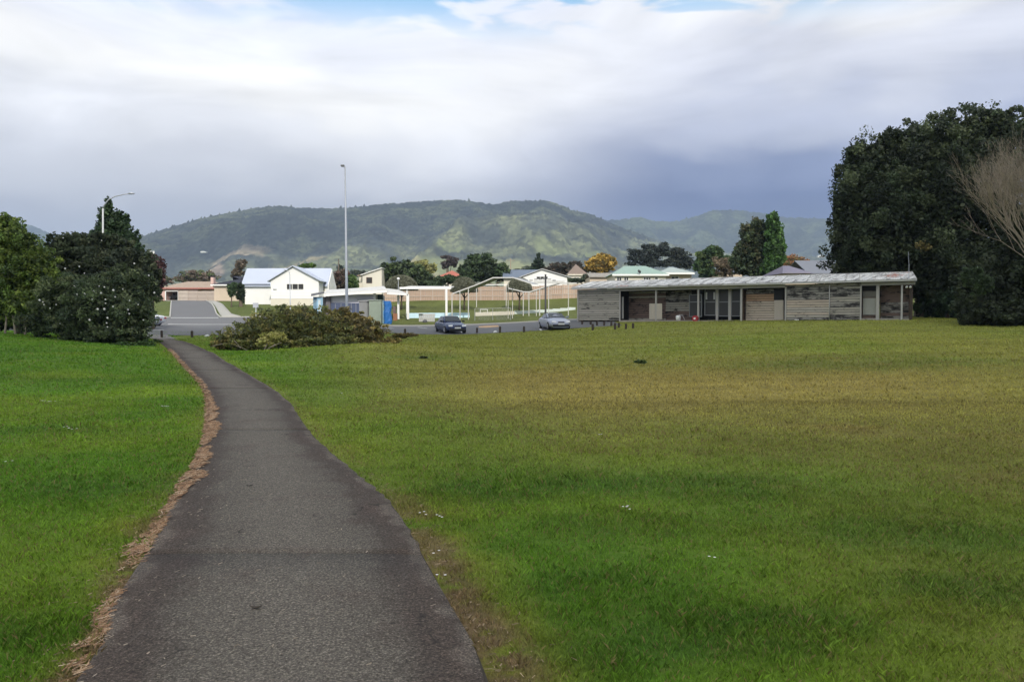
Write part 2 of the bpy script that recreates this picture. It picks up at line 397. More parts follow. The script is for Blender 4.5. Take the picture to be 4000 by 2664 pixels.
class MB:
    def __init__(s): s.v = []; s.f = []
    def add(s, vs, fs):
        b = len(s.v); s.v += [tuple(v) for v in vs]; s.f += [tuple(i+b for i in f) for f in fs]; return s
    def box(s, x0, x1, y0, y1, z0, z1):
        return s.add([(x0,y0,z0),(x1,y0,z0),(x1,y1,z0),(x0,y1,z0),(x0,y0,z1),(x1,y0,z1),(x1,y1,z1),(x0,y1,z1)],
            [(0,3,2,1),(4,5,6,7),(0,1,5,4),(1,2,6,5),(2,3,7,6),(3,0,4,7)])
    def prism(s, prof, y0, y1):          # prof: (x,z) polygon counter-clockwise seen from -y, extruded in y
        n = len(prof); vs = [(x, y0, z) for x, z in prof] + [(x, y1, z) for x, z in prof]
        fs = [tuple(range(n)), tuple(range(2*n-1, n-1, -1))] + [(i, i+n, (i+1) % n+n, (i+1) % n) for i in range(n)]
        return s.add(vs, fs)
    def prismx(s, prof, x0, x1):         # prof: (y,z)
        n = len(prof); vs = [(x0, y, z) for y, z in prof] + [(x1, y, z) for y, z in prof]
        fs = [tuple(range(n)), tuple(range(2*n-1, n-1, -1))] + [(i, i+n, (i+1) % n+n, (i+1) % n) for i in range(n)]
        return s.add(vs, fs)
    def slab(s, quad, t):                # quad of 3D points, thickened by vector t
        q = [Vector(p) for p in quad]; n = len(q); t = Vector(t)
        return s.add([*q, *[p+t for p in q]], [tuple(range(n-1, -1, -1)), tuple(range(n, 2*n))] + [(i, (i+1) % n, (i+1) % n+n, i+n) for i in range(n)])
    def tube(s, pts, rad, k=8, cap=True):
        pts = [Vector(p) for p in pts]; rad = rad if hasattr(rad, '__len__') else [rad]*len(pts)
        b = len(s.v); n = len(pts); prev = None
        for i, p in enumerate(pts):
            d = (pts[min(i+1, n-1)] - pts[max(i-1, 0)]).normalized()
            if prev is None: a = d.orthogonal().normalized()
            else: a = (prev - d*prev.dot(d)).normalized()
            prev = a; c = d.cross(a)
            for j in range(k):
                t = 2*math.pi*j/k; s.v.append(tuple(p + (a*math.cos(t)+c*math.sin(t))*rad[i]))
        for i in range(n-1):
            for j in range(k):
                s.f.append((b+i*k+j, b+i*k+(j+1) % k, b+(i+1)*k+(j+1) % k, b+(i+1)*k+j))
        if cap:
            s.f.append(tuple(b+j for j in range(k-1, -1, -1))); s.f.append(tuple(b+(n-1)*k+j for j in range(k)))
        return s
    def build(s, name, mat, parent=None, smooth=False, bevel=0, subsurf=0, kind=None, label=None):
        me = bpy.data.meshes.new(name); me.from_pydata(s.v, [], s.f); me.materials.append(mat); me.update()
        if smooth: me.polygons.foreach_set('use_smooth', [True]*len(me.polygons))
        o = bpy.data.objects.new(name, me); C.objects.link(o); o.parent = parent
        if bevel:
            m = o.modifiers.new('bevel', 'BEVEL'); m.width = bevel; m.segments = 2
        if subsurf:
            m = o.modifiers.new('sub', 'SUBSURF'); m.levels = subsurf; m.render_levels = subsurf
        return tag(o, label, None, None, kind)
def copy_tree(o, parent=None):
    c = o.copy(); C.objects.link(c); c.parent = parent
    for ch in list(o.children): copy_tree(ch, c)
    return c
def copy_thing(o, loc, rz=None, label=None):
    kids = list(o.children); c = o.copy(); C.objects.link(c); c.location = loc
    if rz is not None: c.rotation_euler.z = rz
    if label: c['label'] = label
    for ch in kids: copy_tree(ch, c)
    return c

# ------------------------------------------------------------ path outline
rows = [(2664,330,1905),(2400,433,1773),(2200,562,1665),(2000,668,1549),(1900,722,1446),(1800,775,1326),(1700,804,1219),(1620,815,1161),
        (1560,812,1114),(1500,786,1031),(1440,730,929),(1400,694,862),(1370,664,806),(1345,632,750),(1331,612,700),(1324,598,668)]
PL = [G(l, y) for y, l, r in rows]; PR = [G(r, y) for y, l, r in rows]
dl = (PL[1]-PL[0]); dl = dl/dl.y; dr = (PR[1]-PR[0]); dr = dr/dr.y
for yy in (0, -3, -8, -20):
    a = PL[0] + dl*0 if False else Vector((PL[-1 if False else 0].x, 0, 0))
# extend behind the camera
extL = [Vector((-1.88 + (3.38-yy)*.30*.55, yy, 0)) for yy in (-18, -8, -2, 1)]
extR = [Vector((e.x+1.80, e.y, 0)) for e in extL]
PL = extL + PL; PR = extR + PR
def resample(pts, ts):
    idx = np.arange(len(pts)); xs = np.array([p.x for p in pts]); ys = np.array([p.y for p in pts])
    # catmull-rom
    out = []
    for t in ts:
        i = int(min(max(math.floor(t), 0), len(pts)-2)); f = t-i
        def g(a, k): return a[min(max(k, 0), len(a)-1)]
        r = []
        for a in (xs, ys):
            p0, p1, p2, p3 = g(a, i-1), g(a, i), g(a, i+1), g(a, i+2)
            r.append(.5*((2*p1)+(-p0+p2)*f+(2*p0-5*p1+4*p2-p3)*f*f+(-p0+3*p1-3*p2+p3)*f**3))
        out.append(r)
    return np.array(out)
TT = np.linspace(0, len(PL)-1, 900)
LE = resample(PL, TT); RE = resample(PR, TT)
def path_side(x, y):
    """signed distances to the left and right path edges measured along x at that y (negative = outside)."""
    o = np.argsort(LE[:, 1]); lx = np.interp(y, LE[o, 1], LE[o, 0]); o = np.argsort(RE[:, 1]); rx = np.interp(y, RE[o, 1], RE[o, 0])
    inside = (y < max(LE[:, 1].max(), RE[:, 1].max()))
    return x-lx, rx-x, inside

TUFTS = []
for px_, py_, r_ in ((1820,1925,.45),(2350,2290,.28),(2640,2420,.35),(3080,2440,.30),(2900,2520,.25),(250,1680,.5),(2100,1880,.5),(3400,1420,2.2),(120,2480,.3),(2450,2050,.4),(3600,2080,.5),(2800,1900,.6),(2300,2560,.25),(3750,2300,.3),(1660,1395,.8),(420,1900,.5)):
    q_ = G(px_, py_); TUFTS.append((q_.x, q_.y, r_))
# ------------------------------------------------------------ lawn colour
def lawn_color(x, y):
    x = np.asarray(x, float); y = np.asarray(y, float)
    dl_, dr_, _ = path_side(x, y)
    n1 = fbm(x*.09+3, y*.055+1, 3, 5); n2 = fbm(x*.5, y*.4, 9, 4); n3 = fbm(x*2.2, y*2.2, 21, 3); n4 = fbm(x*.22+7, y*.12+3, 33, 4)
    left = dl_ < 0
    g1 = np.array([.092, .185, .014]); g2 = np.array([.15, .225, .020]); dk = np.array([.058, .135, .018])
    olive = np.array([.215, .215, .042]); brown = np.array([.33, .25, .075])
    def mix(a, b, t): return a + (b-a)*t[..., None]
    c = mix(np.broadcast_to(g1, x.shape+(3,)), g2, np.clip((n2-.42)*3, 0, 1))
    c = mix(c, dk, np.clip((n4-.55)*4, 0, 1)*.35)
    # right field turns olive with distance from the path, brown in the middle
    fr = np.clip((dr_*-1-1.5)/5.5, 0, 1)*(~left)
    fr = fr*np.clip(.55+(n1-.3)*2.0, 0, 1)
    c = mix(c, olive, np.clip(fr*.95, 0, 1))
    bc = np.exp(-(((x-(.24*y+.0))/(.20*y+3.2))**2) - ((y-19)/8.5)**2)*(~left)
    c = mix(c, brown, np.clip(bc*1.5*np.clip((n1-.22)*3.0, .25, 1), 0, 1)*.68)
    # brown thin patches in the near right
    c = mix(c, brown*.75, np.clip((fbm(x*.8+11, y*.9+5, 41, 4)-.58)*6, 0, 1)*(x > 2.2)*(y < 12)*.65)
    nr = np.clip((x-1.2)/2.0, 0, 1)*np.clip((13-y)/5, 0, 1)*(~left)
    c = mix(c, np.array([.135, .145, .030]), nr*np.clip(.15+(n2-.35)*1.9, 0, .7))
    far = np.clip((y-30)/20, 0, 1)
    c = mix(c, olive*np.array([.80, .92, .9]), far*.5*(~left))
    town = np.clip((y-70)/6, 0, 1); c = mix(c, np.array([.082, .098, .028])*(.7+.6*n2)[..., None], town*.9)
    for tx, ty, tr in TUFTS: c = mix(c, dk*.8, np.clip(np.exp(-(((x-tx)*.6)**2+((y-ty)*1.1)**2)/tr**2)*(-.35+2.0*n3), 0, .5))
    # worn earth and yellowed grass beside the path
    e = np.where(left, -dl_, -dr_)
    w = .10 + .34*fbm(y*.55+2, y*0+np.where(left, 0, 5), 51, 3)
    near = np.clip((7.5-y)/3, .0, 1)
    yel = np.array([.22, .20, .035])
    c = mix(c, yel, np.clip(1-e/(w*2.2+.05), 0, 1)*np.clip(.35+near, 0, 1)*np.clip((n3-.25)*2.5, 0, 1)*.9)
    n5 = fbm(x*9, y*9, 58, 3); soil = np.array([.16, .105, .06])*(.5+1.0*n5)[..., None]
    c = c + (soil-c)*(np.clip((1-e/(w+.02))*2.2, 0, 1)*np.clip(near+.12, 0, 1)*np.clip((n3*.5+n5*.5-.40)*7, 0, 1)*.9)[..., None]
    st = fbm(x*.10+y*.03, y*1.1, 88, 3)
    c = c*(1+(st-.5)*.45*np.clip((y-8)/8, 0, 1))[..., None]
    return c*(.82+.36*n3)[..., None]*1.46

# ------------------------------------------------------------ ground sheet
def make_ground():
    ys = np.concatenate([np.linspace(-400, -30, 14), np.linspace(-28, 1.6, 24), np.geomspace(2, 90, 330), np.geomspace(91.5, 1700, 80)])
    u = np.linspace(-1, 1, 341); t = 1.15*u + 5.0*u**7
    X = t[None, :]*(np.maximum(ys, 0)+6+np.maximum(-ys, 0)*1.0)[:, None]
    X = X*np.where(ys[:, None] > 400, .62, 1)*1.0
    Y = np.repeat(ys[:, None], len(u), 1)
    Z = H(X, Y); c = lawn_color(X, Y)
    farc = np.clip((Y-140)/80, 0, 1)[..., None]
    n = fbm(X*.02, Y*.01, 71, 4)[..., None]
    c = c*(1-farc) + (np.array([.13, .17, .04])*(.6+.8*n))*farc
    nr, nc = X.shape; V = np.stack([X, Y, Z], -1).reshape(-1, 3)
    i = np.arange(nr-1)[:, None]*nc + np.arange(nc-1)[None]; i = i.ravel()
    F = np.stack([i, i+1, i+nc+1, i+nc], -1)
    tag(np_mesh('ground', V, F, lawnM, None, c.reshape(-1, 3), True), None, None, None, 'structure')
make_ground()

# ------------------------------------------------------------ footpath of slabs
def pathsurf():
    root = empty('footpath', (0, 0, 0)); tag(root, None, None, None, 'structure')
    ys = LE[:, 1]
    cuts_py = [2180, 1688, 1523, 1451, 1404, 1373, 1350]
    cuts = [0]
    rowt = {r[0]: i+4 for i, r in enumerate(rows)}
    rp = np.array([r[0] for r in rows][::-1]); rt = np.array([i+4 for i in range(len(rows))][::-1], float)
    for c in cuts_py: cuts.append(float(np.interp(c, rp, rt)))
    cuts.insert(1, 2.6); cuts.append(len(PL)-1.0)
    for a, b in zip(cuts[:-1], cuts[1:]):
        nseg = max(14, int((b-a)*9)) if a > 3 else 6
        ts = np.linspace(a, b, nseg+1)
        l = resample(PL, ts); r = resample(PR, ts)
        # joint: shorten by 6 mm at each end
        def nudge(A, i, j, dd):
            v = A[j]-A[i]; L_ = np.hypot(*v); A[i] = A[i]+v/max(L_, 1e-6)*dd
        for A in (l, r): nudge(A, 0, 1, .005); nudge(A, -1, -2, .005)
        K = 18; V = []; col = []
        for i in range(nseg+1):
            jl = (vnoise(np.array([ts[i]*9.0]), np.array([1.0]), 5)[0]-.5)*.05; jr = (vnoise(np.array([ts[i]*9.0]), np.array([8.0]), 6)[0]-.5)*.05
            for j in range(K+1):
                s = j/K; x = l[i, 0]*(1-s)+r[i, 0]*s; y = l[i, 1]*(1-s)+r[i, 1]*s
                x += jl*(1-s)+jr*s
                V.append((x, y, 0)); col.append((s, 0, 0))
        V = np.array(V); zz = H(V[:, 0], V[:, 1])
        s = np.array(col)[:, 0]; top = V.copy(); top[:, 2] = zz+.032 - .012*(np.abs(s-.5)*2)**6
        n = len(top); bot = top.copy(); bot[:, 2] -= .06
        i0 = (np.arange(nseg)[:, None]*(K+1)+np.arange(K)[None]).ravel()
        F = [np.stack([i0, i0+1, i0+K+2, i0+K+1], -1)]
        ring = list(range(0, K+1)) + [i*(K+1)+K for i in range(1, nseg+1)] + [nseg*(K+1)+j for j in range(K-1, -1, -1)] + [i*(K+1) for i in range(nseg-1, 0, -1)]
        ring = np.array(ring); nx = np.roll(ring, -1)
        F.append(np.stack([ring, ring+n, nx+n, nx], -1))
        o = np_mesh('slab', np.vstack([top, bot]), np.vstack(F), pathM, root, np.array(col+col))
    # bed under the slabs
    V = []; 
    for i in range(0, 900, 6):
        for p in (LE[i], RE[i]): V.append((p[0], p[1], h1(p[0], p[1])+.010))
    F = [(2*i, 2*i+1, 2*i+3, 2*i+2) for i in range(len(V)//2-1)]
    np_mesh('path_bed', V, F, simple('path_bed', (.05, .04, .03), .95, .3, 9, .3), root)
pathsurf()

# ------------------------------------------------------------ grass blades
def grass():
    V = []; F = []; COL = []; cnt = 0
    bands = [(2.2, 4.5, 6300, .023, .0026), (4.5, 7, 3900, .024, .0036), (7, 10, 1950, .026, .0054), (10, 15, 850, .030, .0085), (15, 22, 300, .034, .014), (22, 32, 110, .045, .024), (32, 44, 70, .036, .032), (44, 62, 36, .036, .042)]
    for y0, y1, dens, hgt, wid in bands:
        xw = .72*y1 + 2.8
        n = int(dens*2*xw*(y1-y0)); x = rng.uniform(-xw, xw, n); y = rng.uniform(y0, y1, n)
        over = np.abs(x)-(.70*y+.4); k = rng.random(n) < np.where(over < 0, 1, np.clip(.75-over/2.4, 0, 1)**1.3)
        a, b, _ = path_side(x, y); out = (a < -.008) | (b < -.008)
        # a few blades lean over the edge
        x = x[k & out]; y = y[k & out]; a = a[k & out]; b = b[k & out]
        e = np.where(a < 0, -a, -b)
        thin = fbm(x*1.5, y*1.5, 61, 3)
        keep = rng.random(len(x)) < np.clip(.55+thin*.7, 0, 1)*np.clip(.5+e*2.2, 0, 1)
        x = x[keep]; y = y[keep]; n = len(x); z = H(x, y)
        tall = fbm(x*1.1+5, y*1.1, 77, 3)
        tuft = fbm(x*6.5+5, y*6.5, 79, 2); tall = tall*.6+np.clip((tuft-.45)*3, 0, 1.2)*.75
        for tx, ty, tr in TUFTS: tall = tall+.45*np.exp(-(((x-tx)*.6)**2+((y-ty)*1.1)**2)/tr**2)
        h = hgt*(.55+rng.random(n)*.8)*(.6+.9*tall); w = wid*(.6+.8*rng.random(n))
        th = rng.uniform(0, 2*np.pi, n); lean = rng.uniform(.2, 1.1, n)*h; la = rng.uniform(0, 2*np.pi, n)
        dx = np.cos(th)*w; dy = np.sin(th)*w; lx = np.cos(la)*lean; ly = np.sin(la)*lean
        v0 = np.stack([x-dx, y-dy, z-.004], -1); v1 = np.stack([x+dx, y+dy, z-.004], -1)
        m0 = np.stack([x+dx*.7+lx*.4, y+dy*.7+ly*.4, z+h*.6], -1); tp = np.stack([x+lx, y+ly, z+h], -1)
        v = np.stack([v0, v1, m0, tp], 1).reshape(-1, 3)
        c = lawn_color(x, y)
        vr = 1.0 if y1 <= 15 else .7 if y1 <= 22 else .42
        br = (1+vr*(.75*rng.random(n)-.30))[:, None]
        dry = (rng.random(n) < (.10+.25*(c[:, 0]/c[:, 1] > .8))*(vr if vr > .9 else vr*.5))[:, None]
        c = np.where(dry, np.array([.27, .22, .08]), c*br)
        c = c*np.where(rng.random(n) < .12*vr, .55, 1)[:, None]
        cc = np.repeat(c[:, None], 4, 1); cc = cc.reshape(-1, 3)
        f = np.arange(n)*4+cnt
        F.append(np.stack([f, f+1, f+2, f+3], -1)); V.append(v); COL.append(cc); cnt += len(v)
    o = np_mesh('grass', np.vstack(V), np.vstack(F), bladeM, None, np.vstack(COL))
    tag(o, 'short rough grass blades covering the park lawn on both sides of the path', 'grass', None, 'stuff')
grass()

# ------------------------------------------------------------ needle litter along the path
def litter():
    V = []; COL = []; F = []; cnt = 0
    yk = np.array([1.8, 3.4, 4.4, 4.9, 5.6, 6.4, 7.0, 7.8, 9.0, 11, 13, 15, 18, 22, 27, 33])
    wo = np.array([.20, .22, .06, .17, .16, .09, .08, .06, .04, .03, .05, .05, .05, .06, .07, .06])    # outwards on to the grass
    wi = np.array([.03, .02, .02, .01, .01, .03, .09, .19, .17, .22, .20, .10, .06, .05, .05, .04])    # inwards on to the path
    dn = np.array([700, 1100, 700, 4600, 4600, 2400, 3400, 4000, 2500, 2800, 2400, 1100, 700, 350, 200, 100])
    def emit(x, y, L_, w, c, ztop):
        nonlocal cnt
        n = len(x); z = H(x, y)+ztop
        th = rng.uniform(0, np.pi, n); dx = np.cos(th)*L_; dy = np.sin(th)*L_; ex = -np.sin(th)*w; ey = np.cos(th)*w
        tz = rng.uniform(-.2, .2, n)*L_
        v = np.stack([np.stack([x-dx-ex, y-dy-ey, z-np.abs(tz)*.2], -1), np.stack([x+dx-ex, y+dy-ey, z+np.abs(tz)], -1), np.stack([x+dx+ex, y+dy+ey, z+np.abs(tz)+w*.4], -1), np.stack([x-dx+ex, y-dy+ey, z+w*.4], -1)], 1).reshape(-1, 3)
        f = np.arange(n)*4+cnt; F.append(np.stack([f, f+1, f+2, f+3], -1)); V.append(v); COL.append(np.repeat(c, 4, 0)); cnt += len(v)
    o_ = np.argsort(LE[:, 1])
    for i in range(len(yk)-1):
        ya, yb = yk[i], yk[i+1]; A = (yb-ya)*.8; n = int(A*dn[i]*(1 if ya > 4 else 1))
        y = rng.uniform(ya, yb, n); a = np.interp(y, yk, wo); b = np.interp(y, yk, wi)
        mod = .12+1.15*fbm(y*2.6, y*0+3, 91, 3)
        u = rng.beta(1.3, 1.9, n); s = -a*mod + u*(a+b)*mod*.95
        x = np.interp(y, LE[o_, 1], LE[o_, 0])+s
        keep = rng.random(n) < np.clip(fbm(x*6, y*4, 95, 3)*3.2-1.05, .03, 1)*.8
        x, y, s = x[keep], y[keep], s[keep]; n = len(x)
        L_ = rng.uniform(.012, .034, n)*(1+ya*.07); w = (.0012+.00038*y)*rng.uniform(.7, 1.3, n)
        base = np.array([[.38, .23, .135], [.46, .31, .19], [.29, .165, .09], [.55, .41, .28], [.15, .095, .06]])
        c = base[rng.choice(5, n, p=[.30, .20, .26, .06, .18])]*rng.uniform(.7, 1.15, (n, 1))
        emit(x, y, L_, w, c, np.where(s > 0, .036, .02))
    # stray twigs, chips and leaves on soil beside and upon the path
    n = 1500; y = rng.uniform(2.4, 8, n); side = rng.random(n) < .55
    o2 = np.argsort(RE[:, 1]); lx = np.interp(y, LE[o_, 1], LE[o_, 0]); rx = np.interp(y, RE[o2, 1], RE[o2, 0])
    x = np.where(side, lx - np.abs(rng.normal(0, .16, n)), rx + np.abs(rng.normal(0, .17, n)))
    c = np.array([.30, .22, .14])*rng.uniform(.25, 1.2, (n, 1))*np.where(rng.random((n, 1)) < .05, 1.8, 1); emit(x, y, rng.uniform(.004, .020, n), rng.uniform(.001, .0035, n), c, .010)
    n = 420; y = rng.uniform(2.4, 9, n); lx = np.interp(y, LE[o_, 1], LE[o_, 0]); rx = np.interp(y, RE[o2, 1], RE[o2, 0])
    x = lx + (rx-lx)*rng.beta(.7, 1.8, n); c = np.array([.36, .29, .22])*rng.uniform(.3, 1.2, (n, 1)); emit(x, y, rng.uniform(.004, .018, n), rng.uniform(.0015, .004, n), c, .034)
    o = np_mesh('needle_litter', np.vstack(V), np.vstack(F), litterM, None, np.vstack(COL))
    tag(o, 'orange brown fallen needles and chips strewn along the left edge of the path', 'leaf litter', None, 'stuff')
litter()

def daisies():
    mb = MB()
    spots = [(170,1573),(178,1575),(205,1577),(213,1577),(250,1680),(262,1683),(300,1688),(640,1595),(650,1596),(655,1597),(30,1818),(2350,1711),(2750,2196),(1660,2025),(1690,2035),(1705,2040),(1688,2187),(1740,2280),(1330,1545),(2460,2000),(2475,2005),(1268,1462)]
    for px, py in spots:
        p = G(px, py); r = .006+.0008*p.y
        for k in range(2):
            q = p+Vector((random.uniform(-.06, .06), random.uniform(-.06, .06), .05))
            mb.add([q+Vector((r*math.cos(a), r*math.sin(a), .004*math.sin(3*a))) for a in [i*math.pi/3 for i in range(6)]], [tuple(range(6))])
    tag(mb.build('white_clover_flowers', flowerM), 'tiny white clover flowers dotted over the lawn', 'flowers', None, 'stuff')
daisies()
# dark leaf on the path
for px, py, lb in ((975, 1913, 'small black leaf lying flat on the path, the farther of the two'), (1000, 2399, 'curled brown leaf lying on the path nearest the camera')):
    p = G(px, py); mb = MB(); s = .035
    a = [(-1,0),(-.4,.28),(.5,.3),(1,0),(.45,-.27),(-.4,-.3)]
    mb.slab([(s*u, s*v*1.2, .006+.01*(u*u)) for u, v in a], (0, 0, .003))
    o = mb.build('fallen_leaf', simple('dead_leaf_'+str(px), (.03,.025,.02) if px == 975 else (.06,.045,.03), .8)); o.location = p+Vector((0, 0, .032)); tag(o, lb, 'leaf')

# ------------------------------------------------------------ road, car park, kerbs
def drape(name, poly_rows, mat, lift, label=None, cat=None, kind='structure', parent=None, n=10, edge=0):
    """poly_rows: list of (left (x,y), right (x,y)); a sheet laid on the ground"""
    V = []; rws = []
    for (a, b), (c, d) in zip(poly_rows[:-1], poly_rows[1:]):
        a, b, c, d = map(np.array, (a, b, c, d)); m = max(1, int(np.hypot(*(c-a))/1.5))
        for k in range(m): t = k/m; rws.append((a*(1-t)+c*t, b*(1-t)+d*t))
    rws.append(tuple(map(np.array, poly_rows[-1])))
    for l, r in rws:
        for j in range(n+1):
            s = j/n; V.append([*(l*(1-s)+r*s), 0])
    V = np.array(V, float); V[:, 2] = H(V[:, 0], V[:, 1])+lift
    i0 = (np.arange(len(rws)-1)[:, None]*(n+1)+np.arange(n)[None]).ravel()
    F = np.stack([i0, i0+1, i0+n+2, i0+n+1], -1)
    if edge:
        m = len(V); B = V.copy(); B[:, 2] -= edge+.05; nr = len(rws)
        ring = list(range(0, n+1)) + [i*(n+1)+n for i in range(1, nr)] + [(nr-1)*(n+1)+j for j in range(n-1, -1, -1)] + [i*(n+1) for i in range(nr-2, 0, -1)]
        ring = np.array(ring); nx = np.roll(ring, -1); F = np.vstack([F, np.stack([ring, ring+m, nx+m, nx], -1)]); V = np.vstack([V, B])
    o = np_mesh(name, V, F, mat, parent); tag(o, label, cat, None, kind)
    return o
def g2(px, py): p = G(px, py); return (p.x, p.y)
def at(px, d): return ((px-CX)/FPX*d, d)
# street running away uphill
s_rows = [(at(655, 78), at(930, 78)), (at(664, 95), at(856, 95)), (at(668, 110), at(838, 110)), (at(672, 150), at(806, 150))]
drape('street', s_rows, roadM, .02, n=8)
# cross street with the parking area in one sheet
c_rows = [(at(-1200, 78), at(655, 78))]
def far_kerb_y(x): return float(np.interp(x, [-90, -26, -20, 5.5], [79, 79, 76, 74]))
xs = np.linspace(-90, 8.5, 60)
def near_y(x): return float(np.interp(x, [-90, -30, -24, -18, -5, 0, 8.5], [58, 57.5, 56, 57.5, 60, 60.5, 59.2]))
lay = [((x, near_y(x)), (x, float(np.interp(x, [-90, -38, -27, -18, -14, 5, 8.5], [95, 95, 95, 78, 75.8, 75.5, 72])))) for x in xs]
drape('car_park', lay, roadM, .026, n=18)
# kerbs
def kerb(ptsxy, name, w=.16, h=.11):
    mb = MB(); L_ = []
    for i in range(len(ptsxy)-1):
        a = Vector(ptsxy[i]); b = Vector(ptsxy[i+1]); m = max(1, int((b-a).length/2))
        for k in range(m): L_.append(a.lerp(b, k/m))
    L_.append(Vector(ptsxy[-1])); vs = []; fs = []
    for i, p in enumerate(L_):
        t = (L_[min(i+1, len(L_)-1)]-L_[max(i-1, 0)]).normalized(); nn = Vector((-t.y, t.x))*w/2
        for q, zz in ((p-nn, -.1), (p-nn*.9, h), (p+nn*.9, h), (p+nn, -.1)):
            vs.append((q.x, q.y, h1(q.x, q.y)+zz+.02))
    for i in range(len(L_)-1):
        for j in range(3): fs.append((i*4+j, i*4+4+j, i*4+5+j, i*4+1+j))
    fs += [(0, 1, 2, 3), tuple(len(vs)-4+j for j in (3, 2, 1, 0))]
    o = mb.add(vs, fs).build(name, kerbM); tag(o, None, None, None, 'structure'); return o
kerb([at(652, 95.4), at(664, 95.2), at(668, 110), at(671, 150)], 'kerb')
kerb([at(862, 95.2), at(856, 97), at(846, 101), at(838, 110), at(806, 150)], 'kerb')
kerb([at(862, 95.2), (-27, 95.1), (-18, 78.1), (-14, 75.9), (5, 75.6), (8.4, 72.1)], 'kerb')
kerb([(-90, 95.1), at(400, 95.2), at(652, 95.4)], 'kerb')
# pavement beside the street
drape('pavement', [(at(870, 96.2), at(940, 97)), (at(862, 99), at(905, 101)), (at(846, 110), at(880, 112)), (at(812, 148), at(836, 150))], concM, .07, n=4, edge=.05)
# painted lines
drape('painted_line', [(at(656, 78.0), at(656, 78.55)), (at(930, 78.0), at(930, 78.55))], wpaint, .034, n=1)
drape('painted_line', [(at(668, 94.1), at(668, 94.75)), (at(854, 94.1), at(854, 94.75))], wpaint, .034, n=1)
drape('painted_line', [(at(560, 64.0), at(560, 64.3)), (at(640, 64.0), at(640, 64.3))], wpaint, .034, n=1)
for px0, px1, d0, d1 in ((1500, 1537, 73.5, 70.5), (1632, 1668, 73.5, 70.5), (2106, 2114, 63.5, 60.0), (1800, 1806, 66, 61.6)):
    a = at(px0, d0); b = at(px1, d1)
    drape('parking_line', [((a[0]-.08, a[1]), (a[0]+.08, a[1])), ((b[0]-.08, b[1]), (b[0]+.08, b[1]))], wpaint, .034, n=1)
drape('sand_patch', [(at(1870, 69.0), at(1870, 71.5)), (at(1900, 68.0), at(1900, 72)), (at(1950, 68.3), at(1945, 71.5))], simple('orange_sand', (.48, .30, .16), .9, .3, 3, .2), .032, n=3)
# pale gravel at the end of the path
drape('gravel_landing', [(at(560, 51.5), at(690, 51.5)), (at(565, 57), at(650, 57))], simple('path_end_concrete', (.20, .18, .17), .9, .3, 3, .2), .022, n=4)

